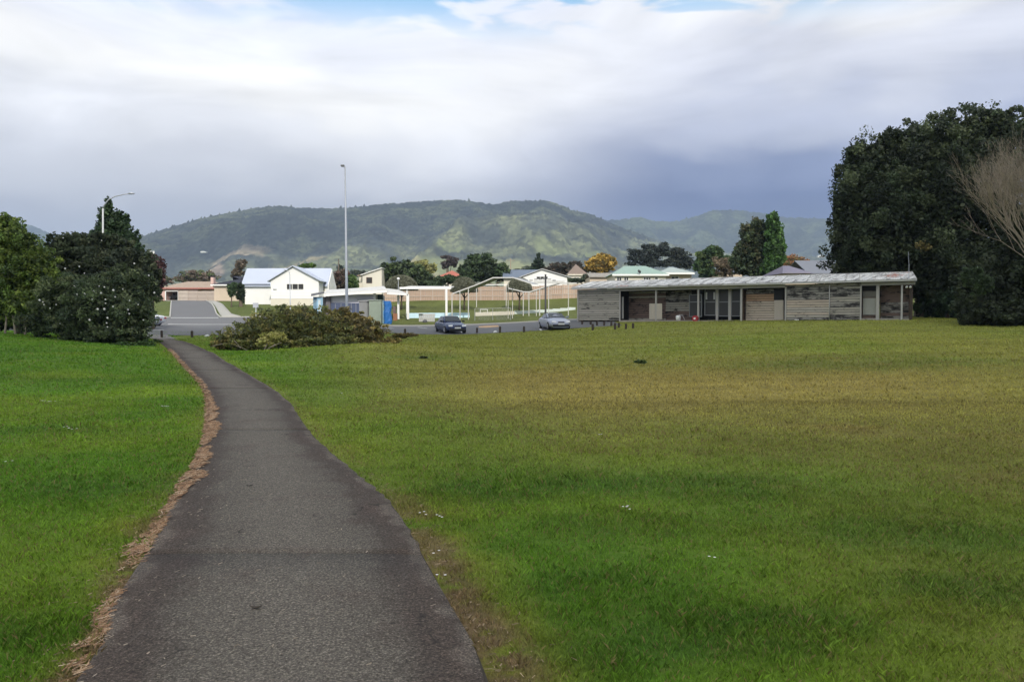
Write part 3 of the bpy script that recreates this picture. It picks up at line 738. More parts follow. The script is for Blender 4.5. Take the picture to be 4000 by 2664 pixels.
# ------------------------------------------------------------ hills
def hills():
    R1 = np.array([(-1200,1030),(-300,1010),(100,985),(300,965),(420,945),(560,925),(640,900),(780,858),(900,833),(1030,812),(1090,806),(1170,815),(1280,813),(1390,808),(1500,795),(1600,787),(1750,780),(1800,779),(1850,785),(1930,795),(2000,783),(2120,780),(2180,795),(2230,818),(2300,835),(2370,868),(2470,905),(2600,950),(2800,985),(3100,1000),(3600,1010),(4200,1010),(5200,1030)], float)
    R2 = np.array([(800,1000),(1800,960),(2200,900),(2350,857),(2420,855),(2500,845),(2560,860),(2650,860),(2720,840),(2780,820),(2850,817),(2950,825),(3060,848),(3240,852),(3500,870),(3900,860),(4500,900),(5400,950)], float)
    R3 = np.array([(-1500,900),(-500,880),(60,862),(130,876),(200,910),(300,935),(500,905),(700,940),(900,980),(1400,1000)], float)
    def ridge(name, RD, D, y0, y1, x0, x1, nx, ny, sd_, kind_):
        xs = np.linspace(x0, x1, nx); v = np.linspace(0, 1, ny)**.9
        ys = y0 + (y1-y0)*v; X, Y = np.meshgrid(xs, ys)
        rz = np.interp(X/np.minimum(Y, D)*FPX+CX, RD[:, 0], RD[:, 1]); rz = (HY-rz)/FPX*D+EYE-6
        t = (Y-y0)/(D-y0); fz = np.interp(Y, FARY, FARZ)
        up = np.clip(t, 0, 1)
        if kind_ == 1:
            prof = np.interp(up, [0, .14, .26, .38, .55, .75, .92, 1], [0, .055, .13, .235, .47, .76, .95, 1])
        else: prof = up**1.2
        back = np.clip((Y-D)/(y1-D), 0, 1); prof = prof*(1-.6*back)
        rid = 1-np.abs(2*fbm(X*.0016+sd_, Y*.0007, 100+sd_, 4)-1)*2
        rid2 = 1-np.abs(2*fbm(X*.0045+sd_, Y*.0018+3, 120+sd_, 3)-1)*2
        amp = np.sin(np.pi*np.clip(up, 0, 1))**.8*rz
        Z = -3 + fz*np.clip(1-up*3, 0, 1) + prof*rz + amp*(.26*(rid-.55)+.12*(rid2-.5))*(back < .01)
        cap = (rz+2)*np.minimum(Y, D)/D*(.80+.20*up**2); Z = np.where(Z > cap, cap, Z)
        # canopy relief
        jit = rng.random(X.shape)
        past = np.zeros_like(X)
        col = np.zeros(X.shape+(4,)); 
        n = fbm(X*.004, Y*.003, 140, 4); n2 = fbm(X*.012+4, Y*.012, 150, 4); n3 = fbm(X*.0011+9, Y*.0011, 160, 3)
        hh = Z + (n-.5)*60
        forest = np.array([.040, .047, .038]); forest2 = np.array([.135, .145, .070]); pas = np.array([.20, .22, .09]); pas2 = np.array([.30, .26, .13]); scrub = np.array([.13, .12, .08])
        mix = lambda a, b, t_: a+(b-a)*t_[..., None]
        c = mix(np.broadcast_to(forest, X.shape+(3,)), forest2, np.clip((n2-.42)*3+(n3-.5)*1.2, 0, 1))
        if kind_ == 1:
            lim = 125+ (n3-.5)*170
            pf = np.clip((lim-hh)/14, 0, 1)
            patch = np.clip((fbm(X*.006+1, Y*.006, 170, 3)-.48)*14, 0, 1)
            pc = mix(np.broadcast_to(pas, X.shape+(3,)), pas2, np.clip((n2-.5)*4, 0, 1))
            pc = mix(pc, scrub, np.clip((n-.52)*8, 0, 1))
            pf = pf*patch
            # worked faces seen on the lower spurs
            sx = X/Y*FPX+CX; sy = HY-(Z-EYE)/Y*FPX
            c = mix(c, pc, pf)
            for (wx, wy, ax, ay, rot, cc) in ((-850, 2260, 125, 45, .2, (.38,.30,.19)), (-630, 2220, 85, 40, .15, (.42,.35,.18)), (-450, 2080, 190, 50, .1, (.20,.27,.09)), (133, 2060, 130, 45, .1, (.26,.29,.11)), (-1020, 2090, 180, 60, 0, (.24,.27,.12)),
                    (-800, 2110, 110, 45, .0, (.40,.29,.21)), (520, 1930, 110, 35, .1, (.26,.29,.10)), (90, 1900, 160, 40, 0, (.28,.28,.12)), (1230, 1950, 260, 40, 0, (.22,.27,.11)), (-250, 2040, 120, 40, 0, (.24,.27,.10))):
                dx = X-wx; dy = Y-wy; d_ = ((dx*math.cos(rot)+dy*math.sin(rot))/ax)**2 + ((-dx*math.sin(rot)+dy*math.cos(rot))/ay)**2
                k = np.clip((1.05-d_-(n2-.5)*4.5-(n-.5)*3)*2.2, 0, 1)*.5
                c = mix(c, np.array(cc), k); pf = np.maximum(pf, k)
            past = pf
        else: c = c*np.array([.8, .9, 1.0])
        Z = Z + (jit*9+ (rng.random(X.shape) > .985)*10)*(1-past)*np.clip(up*6, 0, 1)
        col[..., :3] = c*(1-.0*jit[..., None]); col[..., 3] = 1-past*.75
        nr, nc = X.shape; Vv = np.stack([X, Y, Z], -1).reshape(-1, 3)
        i = (np.arange(nr-1)[:, None]*nc+np.arange(nc-1)[None]).ravel()
        F = np.stack([i, i+1, i+nc+1, i+nc], -1)
        tag(np_mesh(name, Vv, F, hillM, None, col.reshape(-1, 4), False), None, None, None, 'structure')
    ridge('hills', R1, 3000, 1250, 3500, -2600, 2800, 1000, 195, 1, 1)
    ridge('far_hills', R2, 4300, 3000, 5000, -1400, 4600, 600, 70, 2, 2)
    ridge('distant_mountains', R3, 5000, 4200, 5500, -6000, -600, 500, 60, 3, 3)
hills()

# ------------------------------------------------------------ clouds out of view, shaped to shade the park and the upper slopes
def cloud_mat():
    m, T, b = base_mat('cloud')
    d = T.new('ShaderNodeBsdfDiffuse'); d.inputs[0].default_value = (.9, .9, .9, 1)
    t = T.new('ShaderNodeBsdfTranslucent'); t.inputs[0].default_value = (.75, .77, .8, 1)
    mx = T.new('ShaderNodeMixShader'); mx.inputs[0].default_value = .55
    T.l.new(d.outputs[0], mx.inputs[1]); T.l.new(t.outputs[0], mx.inputs[2]); T.l.new(mx.outputs[0], m.node_tree.nodes['Material Output'].inputs[0])
    return m
cloudM = cloud_mat()
def cloud(name, target, zc, seed, label):
    """target: outline (x,y,z) on the ground of the shade it casts"""
    off = []
    for x, y, z in target:
        k = (zc-z)/sd.z; off.append(Vector((x+sd.x*k, y+sd.y*k, zc)))
    c = sum(off, Vector())/len(off); n = len(off); K = 10; V = []; F = []
    ring = []
    m = 96
    for j in range(m):
        t = j/m*n; i = int(t); f = t-i; ring.append(off[i % n].lerp(off[(i+1) % n], f))
    for s in (1, -1):
        for k in range(K+1):
            r = k/K
            for j in range(m):
                p = c.lerp(ring[j], r*(1+.03*math.sin(j*1.7+seed)+.02*math.sin(j*3.1)))
                hz = (1-r**3)*(26 if s > 0 else 20)*(.6+.8*float(vnoise(np.array([p.x*.006]), np.array([p.y*.006]), seed)[0]))
                V.append((p.x, p.y, p.z+s*hz))
    for s in (0, 1):
        b = s*(K+1)*m
        for k in range(K):
            for j in range(m):
                q = (b+k*m+j, b+k*m+(j+1) % m, b+(k+1)*m+(j+1) % m, b+(k+1)*m+j); F.append(q if s else q[::-1])
    o = np_mesh(name, V, F, cloudM, None, None, True); tag(o, label, 'cloud', None, 'structure')
cloud('cloud', [(-260,-260,1),(260,-260,1),(260,82,2),(60,78,2),(24,77,2),(4,73,1),(-10,72,1),(-17,66,1),(-26,60,1),(-34,55,1),(-60,52,1),(-260,52,1)], 1050, 3, 'unseen low cloud shading the park')
cloud('cloud', [(-3200,2000,170),(-1500,2200,200),(-700,2260,220),(-200,2420,280),(150,2420,270),(420,2560,330),(560,2800,400),(900,3000,380),(1500,3500,350),(2300,3650,350),(3800,3700,350),(3800,5200,500),(-3200,5200,500)], 2400, 5, 'unseen cloud shading the upper hill slopes')

# ------------------------------------------------------------ haze
def haze():
    mb = MB(); mb.box(-6400, 6400, -500, 5700, -30, 690)
    m = bpy.data.materials.new('haze'); m.use_nodes = True; T = NT(m.node_tree); T.n.clear()
    out = T.new('ShaderNodeOutputMaterial'); v = T.new('ShaderNodeVolumePrincipled')
    v.inputs['Color'].default_value = (.60, .76, 1.0, 1); v.inputs['Density'].default_value = 1.9e-4
    T.l.new(v.outputs[0], out.inputs['Volume'])
    o = mb.build('haze', m); tag(o, 'thin blue haze in the valley air', 'haze', None, 'stuff')
haze()

# ------------------------------------------------------------ tree generators
PALK = 1.55
def leafcloud(lobes, n_leaf, size, pal, seed, clump=.30, dens_in=.35, flat=0.0, aspect=.55, outline=.12):
    """lobes: list of (centre, (rx,ry,rz), weight). Returns V,F,COL of leaf sized faces gathered in clumps."""
    r = np.random.default_rng(seed); Vs = []; Cs = []; Fs = []; cnt = 0
    pal = np.array(pal)*PALK; wt = np.array([l[2] if len(l) > 2 else l[1][0]*l[1][2] for l in lobes], float); wt /= wt.sum()
    for (cen, rad, *_), w in zip(lobes, wt):
        cen = np.array(cen); rad = np.array(rad); n = int(n_leaf*w)
        nc = max(12, int(46*(.3/clump)**2)); 
        d = r.normal(size=(nc, 3)); d /= np.linalg.norm(d, axis=1)[:, None]
        rr = np.where(r.random(nc) < dens_in, r.uniform(.35, .8, nc), r.uniform(.78, 1.0+outline, nc))
        cc = d*rr[:, None]
        cr = clump*.85*r.uniform(.5, 1.35, nc); ccol = pal[r.integers(0, len(pal), nc)]*r.uniform(.65, 1.3, (nc, 1))
        ci = r.integers(0, nc, n)
        off = r.normal(size=(n, 3)); off /= np.linalg.norm(off, axis=1)[:, None]
        off *= (r.random(n)**.45)[:, None]*cr[ci][:, None]
        p = cen + (cc[ci]+off)*rad
        ax = r.normal(size=(n, 3)); ax[:, 2] *= (1-flat); ax /= np.linalg.norm(ax, axis=1)[:, None]
        bx = np.cross(ax, r.normal(size=(n, 3))); bx /= np.linalg.norm(bx, axis=1)[:, None]+1e-9
        s = size*r.uniform(.6, 1.4, n)[:, None]
        v = np.stack([p-ax*s, p-bx*s*aspect+ax*s*.2, p+ax*s, p+bx*s*aspect+ax*s*.2], 1).reshape(-1, 3)
        c = ccol[ci]*r.uniform(.7, 1.3, (n, 1))
        f = np.arange(n)*4+cnt; cnt += n*4
        Vs.append(v); Cs.append(np.repeat(c, 4, 0)); Fs.append(np.stack([f, f+1, f+2, f+3], -1))
        # larger inner leaves of the same foliage fill the crown
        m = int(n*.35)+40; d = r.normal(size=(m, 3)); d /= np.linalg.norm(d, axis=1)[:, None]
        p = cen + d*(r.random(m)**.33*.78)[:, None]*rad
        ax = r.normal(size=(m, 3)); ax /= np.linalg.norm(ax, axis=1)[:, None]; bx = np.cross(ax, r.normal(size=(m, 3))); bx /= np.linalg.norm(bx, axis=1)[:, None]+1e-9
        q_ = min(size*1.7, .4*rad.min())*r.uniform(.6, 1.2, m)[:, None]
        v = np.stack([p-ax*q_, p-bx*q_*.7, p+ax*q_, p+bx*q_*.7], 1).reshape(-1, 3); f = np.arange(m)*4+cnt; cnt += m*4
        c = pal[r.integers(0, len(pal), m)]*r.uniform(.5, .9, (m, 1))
        Vs.append(v); Cs.append(np.repeat(c, 4, 0)); Fs.append(np.stack([f, f+1, f+2, f+3], -1))
    return np.vstack(Vs), np.vstack(Fs), np.vstack(Cs)
def lobe(px, py, rx, rz, d, ry=None):
    p = P(px, py, d); k = d/FPX; a = rx*k; b = rz*k
    return (p, (a, ry if ry else min(a, b*1.4)*1.0, b))
GREEN_D = [(.028,.050,.022),(.040,.066,.026),(.022,.040,.020)]
GREEN_M = [(.060,.105,.028),(.045,.085,.025),(.085,.13,.035)]
GREEN_L = [(.12,.19,.035),(.09,.155,.03),(.15,.21,.045)]
BROWN_F = [(.11,.085,.055),(.085,.07,.045),(.13,.10,.07)]
def tree(name, label, lobes, base, n, size, pal, seed, trunk_r=.15, bark=None, cat='tree', group=None, **kw):
    b = Vector(base); root = empty(name, b, 0, label, cat, group)
    V, F, c = leafcloud(lobes, n, size, pal, seed, **kw); V = V - np.array(b)
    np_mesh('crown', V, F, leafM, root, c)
    mb = MB(); top = sum((Vector(l[0]) for l in lobes), Vector())/len(lobes) - b
    rr = random.Random(seed)
    mid = Vector((top.x*.4, top.y*.4, top.z*.5))
    mb.tube([(0, 0, -.15), (0, 0, .1), mid, top], [trunk_r*1.3, trunk_r, trunk_r*.7, trunk_r*.3], 7)
    mb.build('trunk', bark or barkM, root, True)
    for l in sorted(lobes, key=lambda q: -q[1][0])[:4]:
        e = (Vector(l[0])-b); m2 = mid.lerp(e, .5)+Vector((0, 0, -.1*e.z*.3))
        MB().tube([mid, m2, e], [trunk_r*.5, trunk_r*.35, trunk_r*.12], 5).build('limb', bark or barkM, root, True)
    return root

# --- left hedge group
tree('camellia_bush', 'big dark camellia bush spotted with white flowers beside the far end of the path',
     [lobe(235,1195,110,105,38.5), lobe(400,1215,150,125,37.5), lobe(500,1245,95,95,37), lobe(330,1130,120,70,39), lobe(520,1150,90,70,38.5), lobe(180,1255,90,60,39), lobe(430,1300,120,48,36.5), lobe(545,1200,62,85,38.2), lobe(470,1105,100,50,39), lobe(300,1280,110,52,37.5), lobe(560,1110,45,50,38.8), lobe(530,1310,55,35,36.6)],
     onground(400, 38), 40000, .065, [(.055,.076,.034),(.075,.098,.042),(.038,.054,.028),(.11,.13,.058)], 11, .12, clump=.26)
cam_root = bpy.data.objects['camellia_bush']
fl = [(388,1118),(408,1122),(395,1145),(443,1134),(303,1150),(333,1148),(413,1185),(412,1170),(442,1198),(382,1208),(408,1208),(168,1180),(172,1190),(196,1205),(235,1264),(340,1304),(443,1327),(515,1281),(475,1260),(417,1262),(420,1278),(505,1226),(507,1175),(603,1144),(582,1077),(525,1030),(420,1242),(340,1150),(368,1137),(290,1120),(155,1173),(500,1210),(465,1300),(310,1042),(330,1068),(255,1050),(247,930),(397,940),(530,1325),(360,1170),(450,1160),(540,1190),(470,1225),(280,1230),(220,1190),(560,1250),(480,1130),(350,1250)]
fmb = MB()
for i, (px, py) in enumerate(fl):
    best = None
    for l in [(400,1215,150,125),(235,1195,110,105),(500,1245,95,95),(330,1130,120,70),(430,1300,120,48),(520,1150,90,70),(545,1200,62,85)]:
        q = 1-((px-l[0])/l[2])**2-((py-l[1])/l[3])**2
        if q > 0: best = max(best or 0, math.sqrt(q)*min(l[2], l[3]*1.4)*38/3000)
    p = P(px, py, 38.1-(best or .3)*1.15-.35) - cam_root.location
    s = random.uniform(.03, .06)
    V = []; 
    for a in range(6):
        t = a*math.pi/3; V.append(p+Vector((s*math.cos(t), -.02*(a % 2), s*math.sin(t))))
    V.append(p+Vector((0, -.06, 0))); V.append(p+Vector((0, .03, 0)))
    fmb.add(V, [(a, (a+1) % 6, 6) for a in range(6)]+[((a+1) % 6, a, 7) for a in range(6)])
fmb.build('blossom', flowerM, cam_root, kind='stuff')
tree('dark_hedge_tree', 'dark broad tree rising behind the white flowered bush',
     [lobe(320,1010,110,95,47), lobe(450,1015,105,90,48), lobe(245,965,50,52,46), lobe(545,1065,68,85,46.5), lobe(400,1085,150,105,46), lobe(315,945,55,32,47), lobe(592,1090,38,62,46), lobe(450,955,60,36,48), lobe(380,930,30,22,47)],
     onground(400, 47), 26000, .11, [(.045,.058,.032),(.062,.078,.038),(.034,.044,.027),(.085,.095,.048)], 12, .2, clump=.28)
tree('conifer', 'tall pointed conifer standing behind the broad dark tree at left',
     [lobe(424,800,12,26,60), lobe(424,835,20,40,60), lobe(395,842,11,30,59.5), lobe(420,875,38,45,60), lobe(463,850,17,34,60.4), lobe(470,890,32,48,60), lobe(425,920,58,55,60), lobe(500,945,34,55,60), lobe(522,960,28,60,60), lobe(492,860,14,26,60.4), lobe(545,1010,26,55,60), lobe(380,935,36,45,60), lobe(430,1000,95,80,60), lobe(430,1120,110,110,60)],
     onground(425, 60), 16000, .13, [(.030,.055,.024),(.048,.080,.032),(.022,.040,.020)], 13, .25, clump=.3)
tree('lime_tree', 'bright green rounded tree at the left edge of the photograph',
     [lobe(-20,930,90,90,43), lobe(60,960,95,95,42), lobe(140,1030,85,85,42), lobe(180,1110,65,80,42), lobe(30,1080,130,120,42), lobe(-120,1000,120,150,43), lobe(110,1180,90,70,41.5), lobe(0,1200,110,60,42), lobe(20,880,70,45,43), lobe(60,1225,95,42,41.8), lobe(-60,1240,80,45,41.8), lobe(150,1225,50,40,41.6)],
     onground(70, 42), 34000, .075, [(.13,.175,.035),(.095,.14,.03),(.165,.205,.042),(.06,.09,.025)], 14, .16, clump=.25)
tree('purple_leaf_tree', 'dark reddish purple tree between the camellia bush and the street',
     [lobe(600,1055,38,50,66), lobe(622,1085,26,45,66), lobe(590,1120,35,50,66), lobe(575,1030,30,35,67)],
     onground(600, 66), 5000, .12, [(.070,.035,.035),(.05,.028,.028),(.09,.05,.045)], 15, .12, clump=.3)
for px, k in ((95, 1), (160, 2), (60, 3)):     # bare stems under the green tree
    b = onground(px, 40.6); t = P(px+(-8 if k == 2 else 10), 1215, 41.2)
    pass
mb = MB()
for px, tx in ((97, 92), (60, 40), (18, 25)):
    b = onground(px, 40.8)-bpy.data.objects['lime_tree'].location; t = P(tx, 1190, 41.6)-bpy.data.objects['lime_tree'].location
    MB().tube([b+Vector((0,0,-.1)), b.lerp(t, .5)+Vector((.05, 0, 0)), t], [.06, .05, .035], 6).build('stem', paleBark, bpy.data.objects['lime_tree'], True)
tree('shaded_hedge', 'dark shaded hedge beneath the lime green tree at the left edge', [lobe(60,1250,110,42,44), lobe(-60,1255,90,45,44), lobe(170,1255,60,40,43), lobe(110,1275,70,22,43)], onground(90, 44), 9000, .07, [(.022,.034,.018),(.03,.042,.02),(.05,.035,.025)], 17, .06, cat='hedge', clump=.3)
# low weeds at the foot of the hedge
tree('low_weeds', 'low green weeds where the camellia bush meets the lawn and path', [lobe(560,1345,40,14,35.5), lobe(610,1335,26,9,40), lobe(480,1348,60,10,35), lobe(300,1322,90,10,37.5)],
     onground(560, 35.5), 5000, .05, GREEN_M, 16, .02, cat='plant', clump=.3)

# --- right dark trees
tree('macrocarpa_tree', 'huge dark evergreen tree towering behind the right end of the pavilion',
     [lobe(3400,700,130,170,64), lobe(3560,640,150,170,65), lobe(3420,880,190,200,62), lobe(3330,950,95,150,62), lobe(3700,560,130,130,66), lobe(3640,800,190,220,63), lobe(3860,490,110,80,67), lobe(3940,600,130,150,67),
      lobe(3420,1080,190,110,62), lobe(3650,1050,160,170,60), lobe(3480,560,70,60,65), lobe(3800,700,180,220,65), lobe(4020,500,60,60,67), lobe(3345,620,50,70,64), lobe(3900,950,190,250,62), lobe(3290,830,45,130,62)],
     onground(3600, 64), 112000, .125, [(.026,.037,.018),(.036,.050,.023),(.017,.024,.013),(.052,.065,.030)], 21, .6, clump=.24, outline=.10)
tree('dark_understorey_bush', 'dense dark shrub mass below the leafless tree at the right edge',
     [lobe(3900,1130,130,120,46), lobe(3830,1200,90,80,45), lobe(3990,1080,120,160,46), lobe(4080,1180,150,120,45), lobe(3920,1230,120,58,44), lobe(3780,1130,60,80,47), lobe(4000,930,130,120,48), lobe(3800,1240,50,35,45.5)],
     onground(3900, 45), 26000, .11, [(.022,.030,.016),(.030,.040,.019),(.042,.052,.026)], 22, .25, cat='shrub', clump=.28)
tree('shade_shrub', 'dark hedge in shade beyond the right end of the pavilion',
     [lobe(3640,1180,60,60,60), lobe(3720,1180,60,65,58), lobe(3770,1200,50,50,56)],
     onground(3700, 58), 8000, .13, GREEN_D, 23, .15, cat='shrub', clump=.3)
for nm, par, ls, n_, sz, pl, sd2, cl in (('young_foliage', 'dark_understorey_bush', [lobe(3795,1075,38,35,43.5), lobe(3830,1110,35,35,43.5)], 2600, .08, [(.05,.075,.033),(.04,.06,.03)], 24, .35),
        ('yellow_foliage', 'macrocarpa_tree', [lobe(3595,960,22,20,57), lobe(3625,968,16,14,57)], 110, .07, [(.15,.12,.035),(.10,.085,.03)], 25, .6)):
    pr = bpy.data.objects[par]; V, F, c = leafcloud(ls, n_, sz, pl, sd2, clump=cl, outline=.3); np_mesh(nm, V-np.array(pr.location), F, leafM, pr, c)

def bare_tree():
    b = onground(4130, 44); root = empty('leafless_tree', b, 0, 'large leafless pale brown tree spreading its bare branches at the right edge', 'tree')
    rr = random.Random(5); twigs = MB(); n_tw = 0
    def grow(p, d, L_, r, lev, mb, out):
        nonlocal n_tw
        pts_ = [p]; rad = [r]; q = p.copy(); dd = d.copy(); seg = 4 if lev < 3 else 3
        for i in range(seg):
            dd = (dd + Vector((rr.uniform(-.13, .13), rr.uniform(-.13, .13), rr.uniform(-.05, .14)))).normalized()
            q = q + dd*L_/seg; pts_.append(q.copy()); rad.append(r*(1-.45*(i+1)/seg))
        rad = [v*.8 for v in rad]; mb.tube(pts_, rad, 6 if lev < 2 else 4 if lev < 4 else 3, False)
        if lev >= 6: return
        nb = 3 if lev < 5 else 3
        for k in range(nb):
            ppos = pts_[-1] if k < 2 else pts_[2 if seg > 3 else 1]
            ang = rr.uniform(.22, .62); ax = Vector((rr.uniform(-1, 1), rr.uniform(-1, 1), rr.uniform(-1, 1))).normalized()
            nd = (Matrix.Rotation(ang, 3, ax) @ dd); nd = (nd + Vector((0, 0, .12))).normalized()
            grow(ppos, nd, L_*rr.uniform(.62, .84), max(r*.55, .006), lev+1, mb if lev+1 < 2 else out, out)
    tm = MB()
    tm.tube([(0, 0, -.2), (.05, 0, .6), (0, 0, 1.8)], [.42, .3, .26], 9)
    for k, d in enumerate([(-.8, -.1, .80), (-.55, .2, .95), (-.15, -.3, 1.0), (.4, .2, .9), (-.62, .3, 1.0), (.8, -.2, .7), (-.95, -.25, .72), (-.35, -.1, 1.0)]):
        grow(Vector((0, 0, 1.6+.12*k)), Vector(d).normalized(), 3.0 if k < 3 else 2.7, .11, 0, tm, twigs)
    tm.build('trunk', paleBark, root, True)
    twigs.build('branches', twigM, root, False, kind='stuff')
bare_tree()

# --- trees among and beyond the houses
def far_tree(name, label, ls, base_px, d, n, size, pal, seed, **kw):
    b = onground(base_px, d)
    return tree(name, label, [lobe(*l, d + (0 if len(l) < 5 else 0)) if len(l) == 4 else lobe(*l) for l in ls], b, n, size, pal, seed, kw.pop('tr', .3), **kw)
far_tree('round_tree', 'large round dark green tree right of the small cream house', [(1555,1062,62,48),(1600,1075,50,45),(1515,1078,38,40),(1660,1100,50,30),(1700,1108,36,22),(1640,1085,40,32)], 1560, 135, 11000, .24, [(.040,.060,.026),(.055,.078,.03),(.03,.045,.022)], 31)
far_tree('round_tree', 'dark green spreading tree behind the middle of the pool shelter', [(1880,1035,55,38),(1835,1055,42,38),(1930,1060,55,35),(1870,1075,70,28),(1960,1075,40,22),(1860,1015,35,20)], 1880, 140, 11000, .24, [(.035,.058,.024),(.048,.072,.03),(.026,.04,.02)], 32)
far_tree('monkey_puzzle_tree', 'small dark pointed tree above the gable of the white and slate house', [(2104,1005,7,16),(2104,1022,17,14),(2104,1040,27,16),(2095,1062,36,14)], 2104, 175, 4200, .26, [(.02,.035,.02),(.03,.045,.025)], 33, tr=.2)
far_tree('autumn_tree', 'round orange and yellow autumn tree above the roofs', [(2335,1022,32,27),(2368,1018,30,29),(2308,1038,24,22),(2345,1047,46,20),(2390,1026,18,22)], 2345, 165, 11000, .24, [(.26,.17,.035),(.32,.22,.05),(.20,.13,.03),(.15,.12,.04)], 34, clump=.3)
far_tree('flat_topped_pine', 'dark flat topped pine with open branches behind the green roofed house', [(2490,985,42,10),(2540,968,42,11),(2580,985,40,18),(2480,1010,26,10),(2530,1010,40,18),(2560,1030,50,15),(2590,960,22,9),(2470,1032,22,8)], 2535, 190, 6500, .26, [(.028,.036,.034),(.04,.05,.04)], 35, clump=.4, outline=.3)
far_tree('flat_topped_pine', 'dark pine cluster immediately right of the flat topped pine', [(2640,990,42,16),(2665,1015,40,20),(2630,1025,50,16),(2690,1030,28,16),(2650,975,26,8)], 2650, 192, 5500, .26, [(.03,.038,.036),(.045,.052,.04)], 36, clump=.4, outline=.3)
far_tree('bushy_tree', 'mid green bushy tree left of the tall twin trees', [(2770,1000,48,36),(2800,990,26,30),(2745,1035,32,32),(2760,1060,42,24),(2820,1020,30,26)], 2770, 120, 9000, .19, [(.035,.065,.03),(.05,.085,.035),(.07,.10,.035)], 37)
far_tree('russet_tree', 'brownish half bare tree in front of the bushy green tree', [(2820,1035,32,30),(2840,1060,26,24)], 2828, 116, 1700, .16, BROWN_F, 38, clump=.5, outline=.25)
far_tree('tall_broad_tree', 'tall broad dark tree behind the pavilion roof, left of the pair', [(2930,930,42,60),(2905,985,42,55),(2965,960,40,70),(2930,1040,60,42),(2885,1030,34,42),(2960,885,34,32),(2985,1040,46,40)], 2935, 105, 15000, .18, [(.035,.052,.024),(.05,.068,.03),(.06,.06,.03),(.026,.04,.02)], 39)
far_tree('columnar_tree', 'tall narrow bright green column tree, right of the pair behind the pavilion', [(3015,862,22,38),(3022,910,34,50),(3028,965,38,60),(3030,1020,36,50),(3010,1050,38,30)], 3025, 103, 12000, .16, [(.045,.095,.025),(.06,.115,.03),(.035,.07,.022)], 40)
far_tree('autumn_shrub', 'rust coloured shrub right of the tall column tree', [(3100,1015,38,16),(3070,1035,30,16),(3140,1025,26,12)], 3100, 150, 2200, .2, [(.26,.13,.06),(.2,.12,.06),(.16,.15,.06)], 41, cat='shrub', clump=.4)
far_tree('brown_tree', 'bare brown tree behind the navy roofed house', [(935,1040,17,24),(925,1065,20,20),(950,1030,12,14)], 935, 190, 1600, .24, BROWN_F, 42, clump=.5, outline=.3)
far_tree('brown_thicket', 'brown leafless thicket behind the pink house roof', [(760,1080,55,22),(810,1082,45,20),(720,1090,40,16),(640,1095,40,16)], 770, 230, 4500, .28, [(.15,.11,.085),(.11,.09,.065),(.10,.12,.05)], 43, cat='shrub', clump=.35)
far_tree('clipped_dark_hedge', 'long rounded dark brown hedge behind the roofs left of the orange tree', [(2190,1050,55,26),(2240,1045,40,22),(2150,1062,36,22),(2270,1060,32,20)], 2200, 170, 6500, .22, [(.055,.045,.035),(.07,.055,.04),(.04,.04,.028)], 44, cat='hedge', clump=.22, outline=.03)
far_tree('green_shrub', 'small bright green shrub above the white house roof ridge', [(1205,1037,28,9),(1185,1042,18,7)], 1200, 150, 1500, .18, [(.09,.15,.03),(.06,.1,.025)], 45, cat='shrub')
far_tree('street_tree', 'small dark tree on the lawn left of the white house', [(905,1140,17,20),(915,1120,14,16),(900,1122,12,12)], 905, 112, 1700, .14, [(.05,.08,.03),(.035,.06,.025)], 46, tr=.1, clump=.45)
far_tree('dark_conifer_shrub', 'dark rounded shrub against the left wall of the white house', [(942,1150,17,34),(940,1125,14,20)], 942, 112.5, 2600, .12, [(.022,.035,.018),(.03,.045,.02)], 47, cat='shrub')
far_tree('garden_thicket', 'red brown garden thicket between the white house and the small cream house', [(1325,1095,30,32),(1355,1110,22,28),(1310,1120,22,26),(1340,1075,24,20)], 1335, 135, 3600, .2, [(.09,.055,.045),(.07,.06,.04),(.11,.08,.06)], 48, cat='shrub', clump=.4)
far_tree('olive_hedge', 'dense olive hedge at the corner of the small cream house', [(1378,1110,20,26),(1372,1095,16,20)], 1378, 128, 2200, .16, GREEN_M, 49, cat='hedge')
far_tree('ochre_tree', 'pale yellow green tree behind the round dark tree', [(1650,1035,32,20),(1680,1050,30,20),(1630,1050,24,16)], 1655, 220, 2600, .28, [(.26,.25,.09),(.2,.2,.07)], 50, clump=.4)
far_tree('umbrella_pine', 'small purple brown umbrella shaped tree beside the red roof', [(1745,1005,24,7),(1765,1025,28,16),(1740,1035,18,14)], 1752, 200, 2000, .26, [(.075,.06,.06),(.09,.075,.07)], 51, clump=.45, outline=.25)
far_tree('low_green_hedge', 'low green hedge along the back of the pool grounds', [(1750,1090,40,16),(1800,1095,50,16),(1700,1112,40,14)], 1750, 128, 4000, .17, [(.045,.07,.03),(.035,.055,.025)], 52, cat='hedge')
far_tree('low_green_hedge', 'dark low hedge between the green roofed house and the timber fence', [(2300,1093,50,10),(2340,1096,40,10),(2250,1095,30,10),(2290,1080,14,10)], 2300, 126, 3000, .15, [(.045,.06,.035),(.035,.05,.03)], 53, cat='hedge')
far_tree('field_trees', 'line of dark trees on the flat land behind the pool shelter', [(2040,1060,40,10),(2000,1062,30,8),(2070,1052,30,12),(1400,1068,30,12),(1330,1055,14,22)], 2040, 260, 3000, .3, [(.04,.055,.04),(.06,.07,.05)], 54, clump=.35)
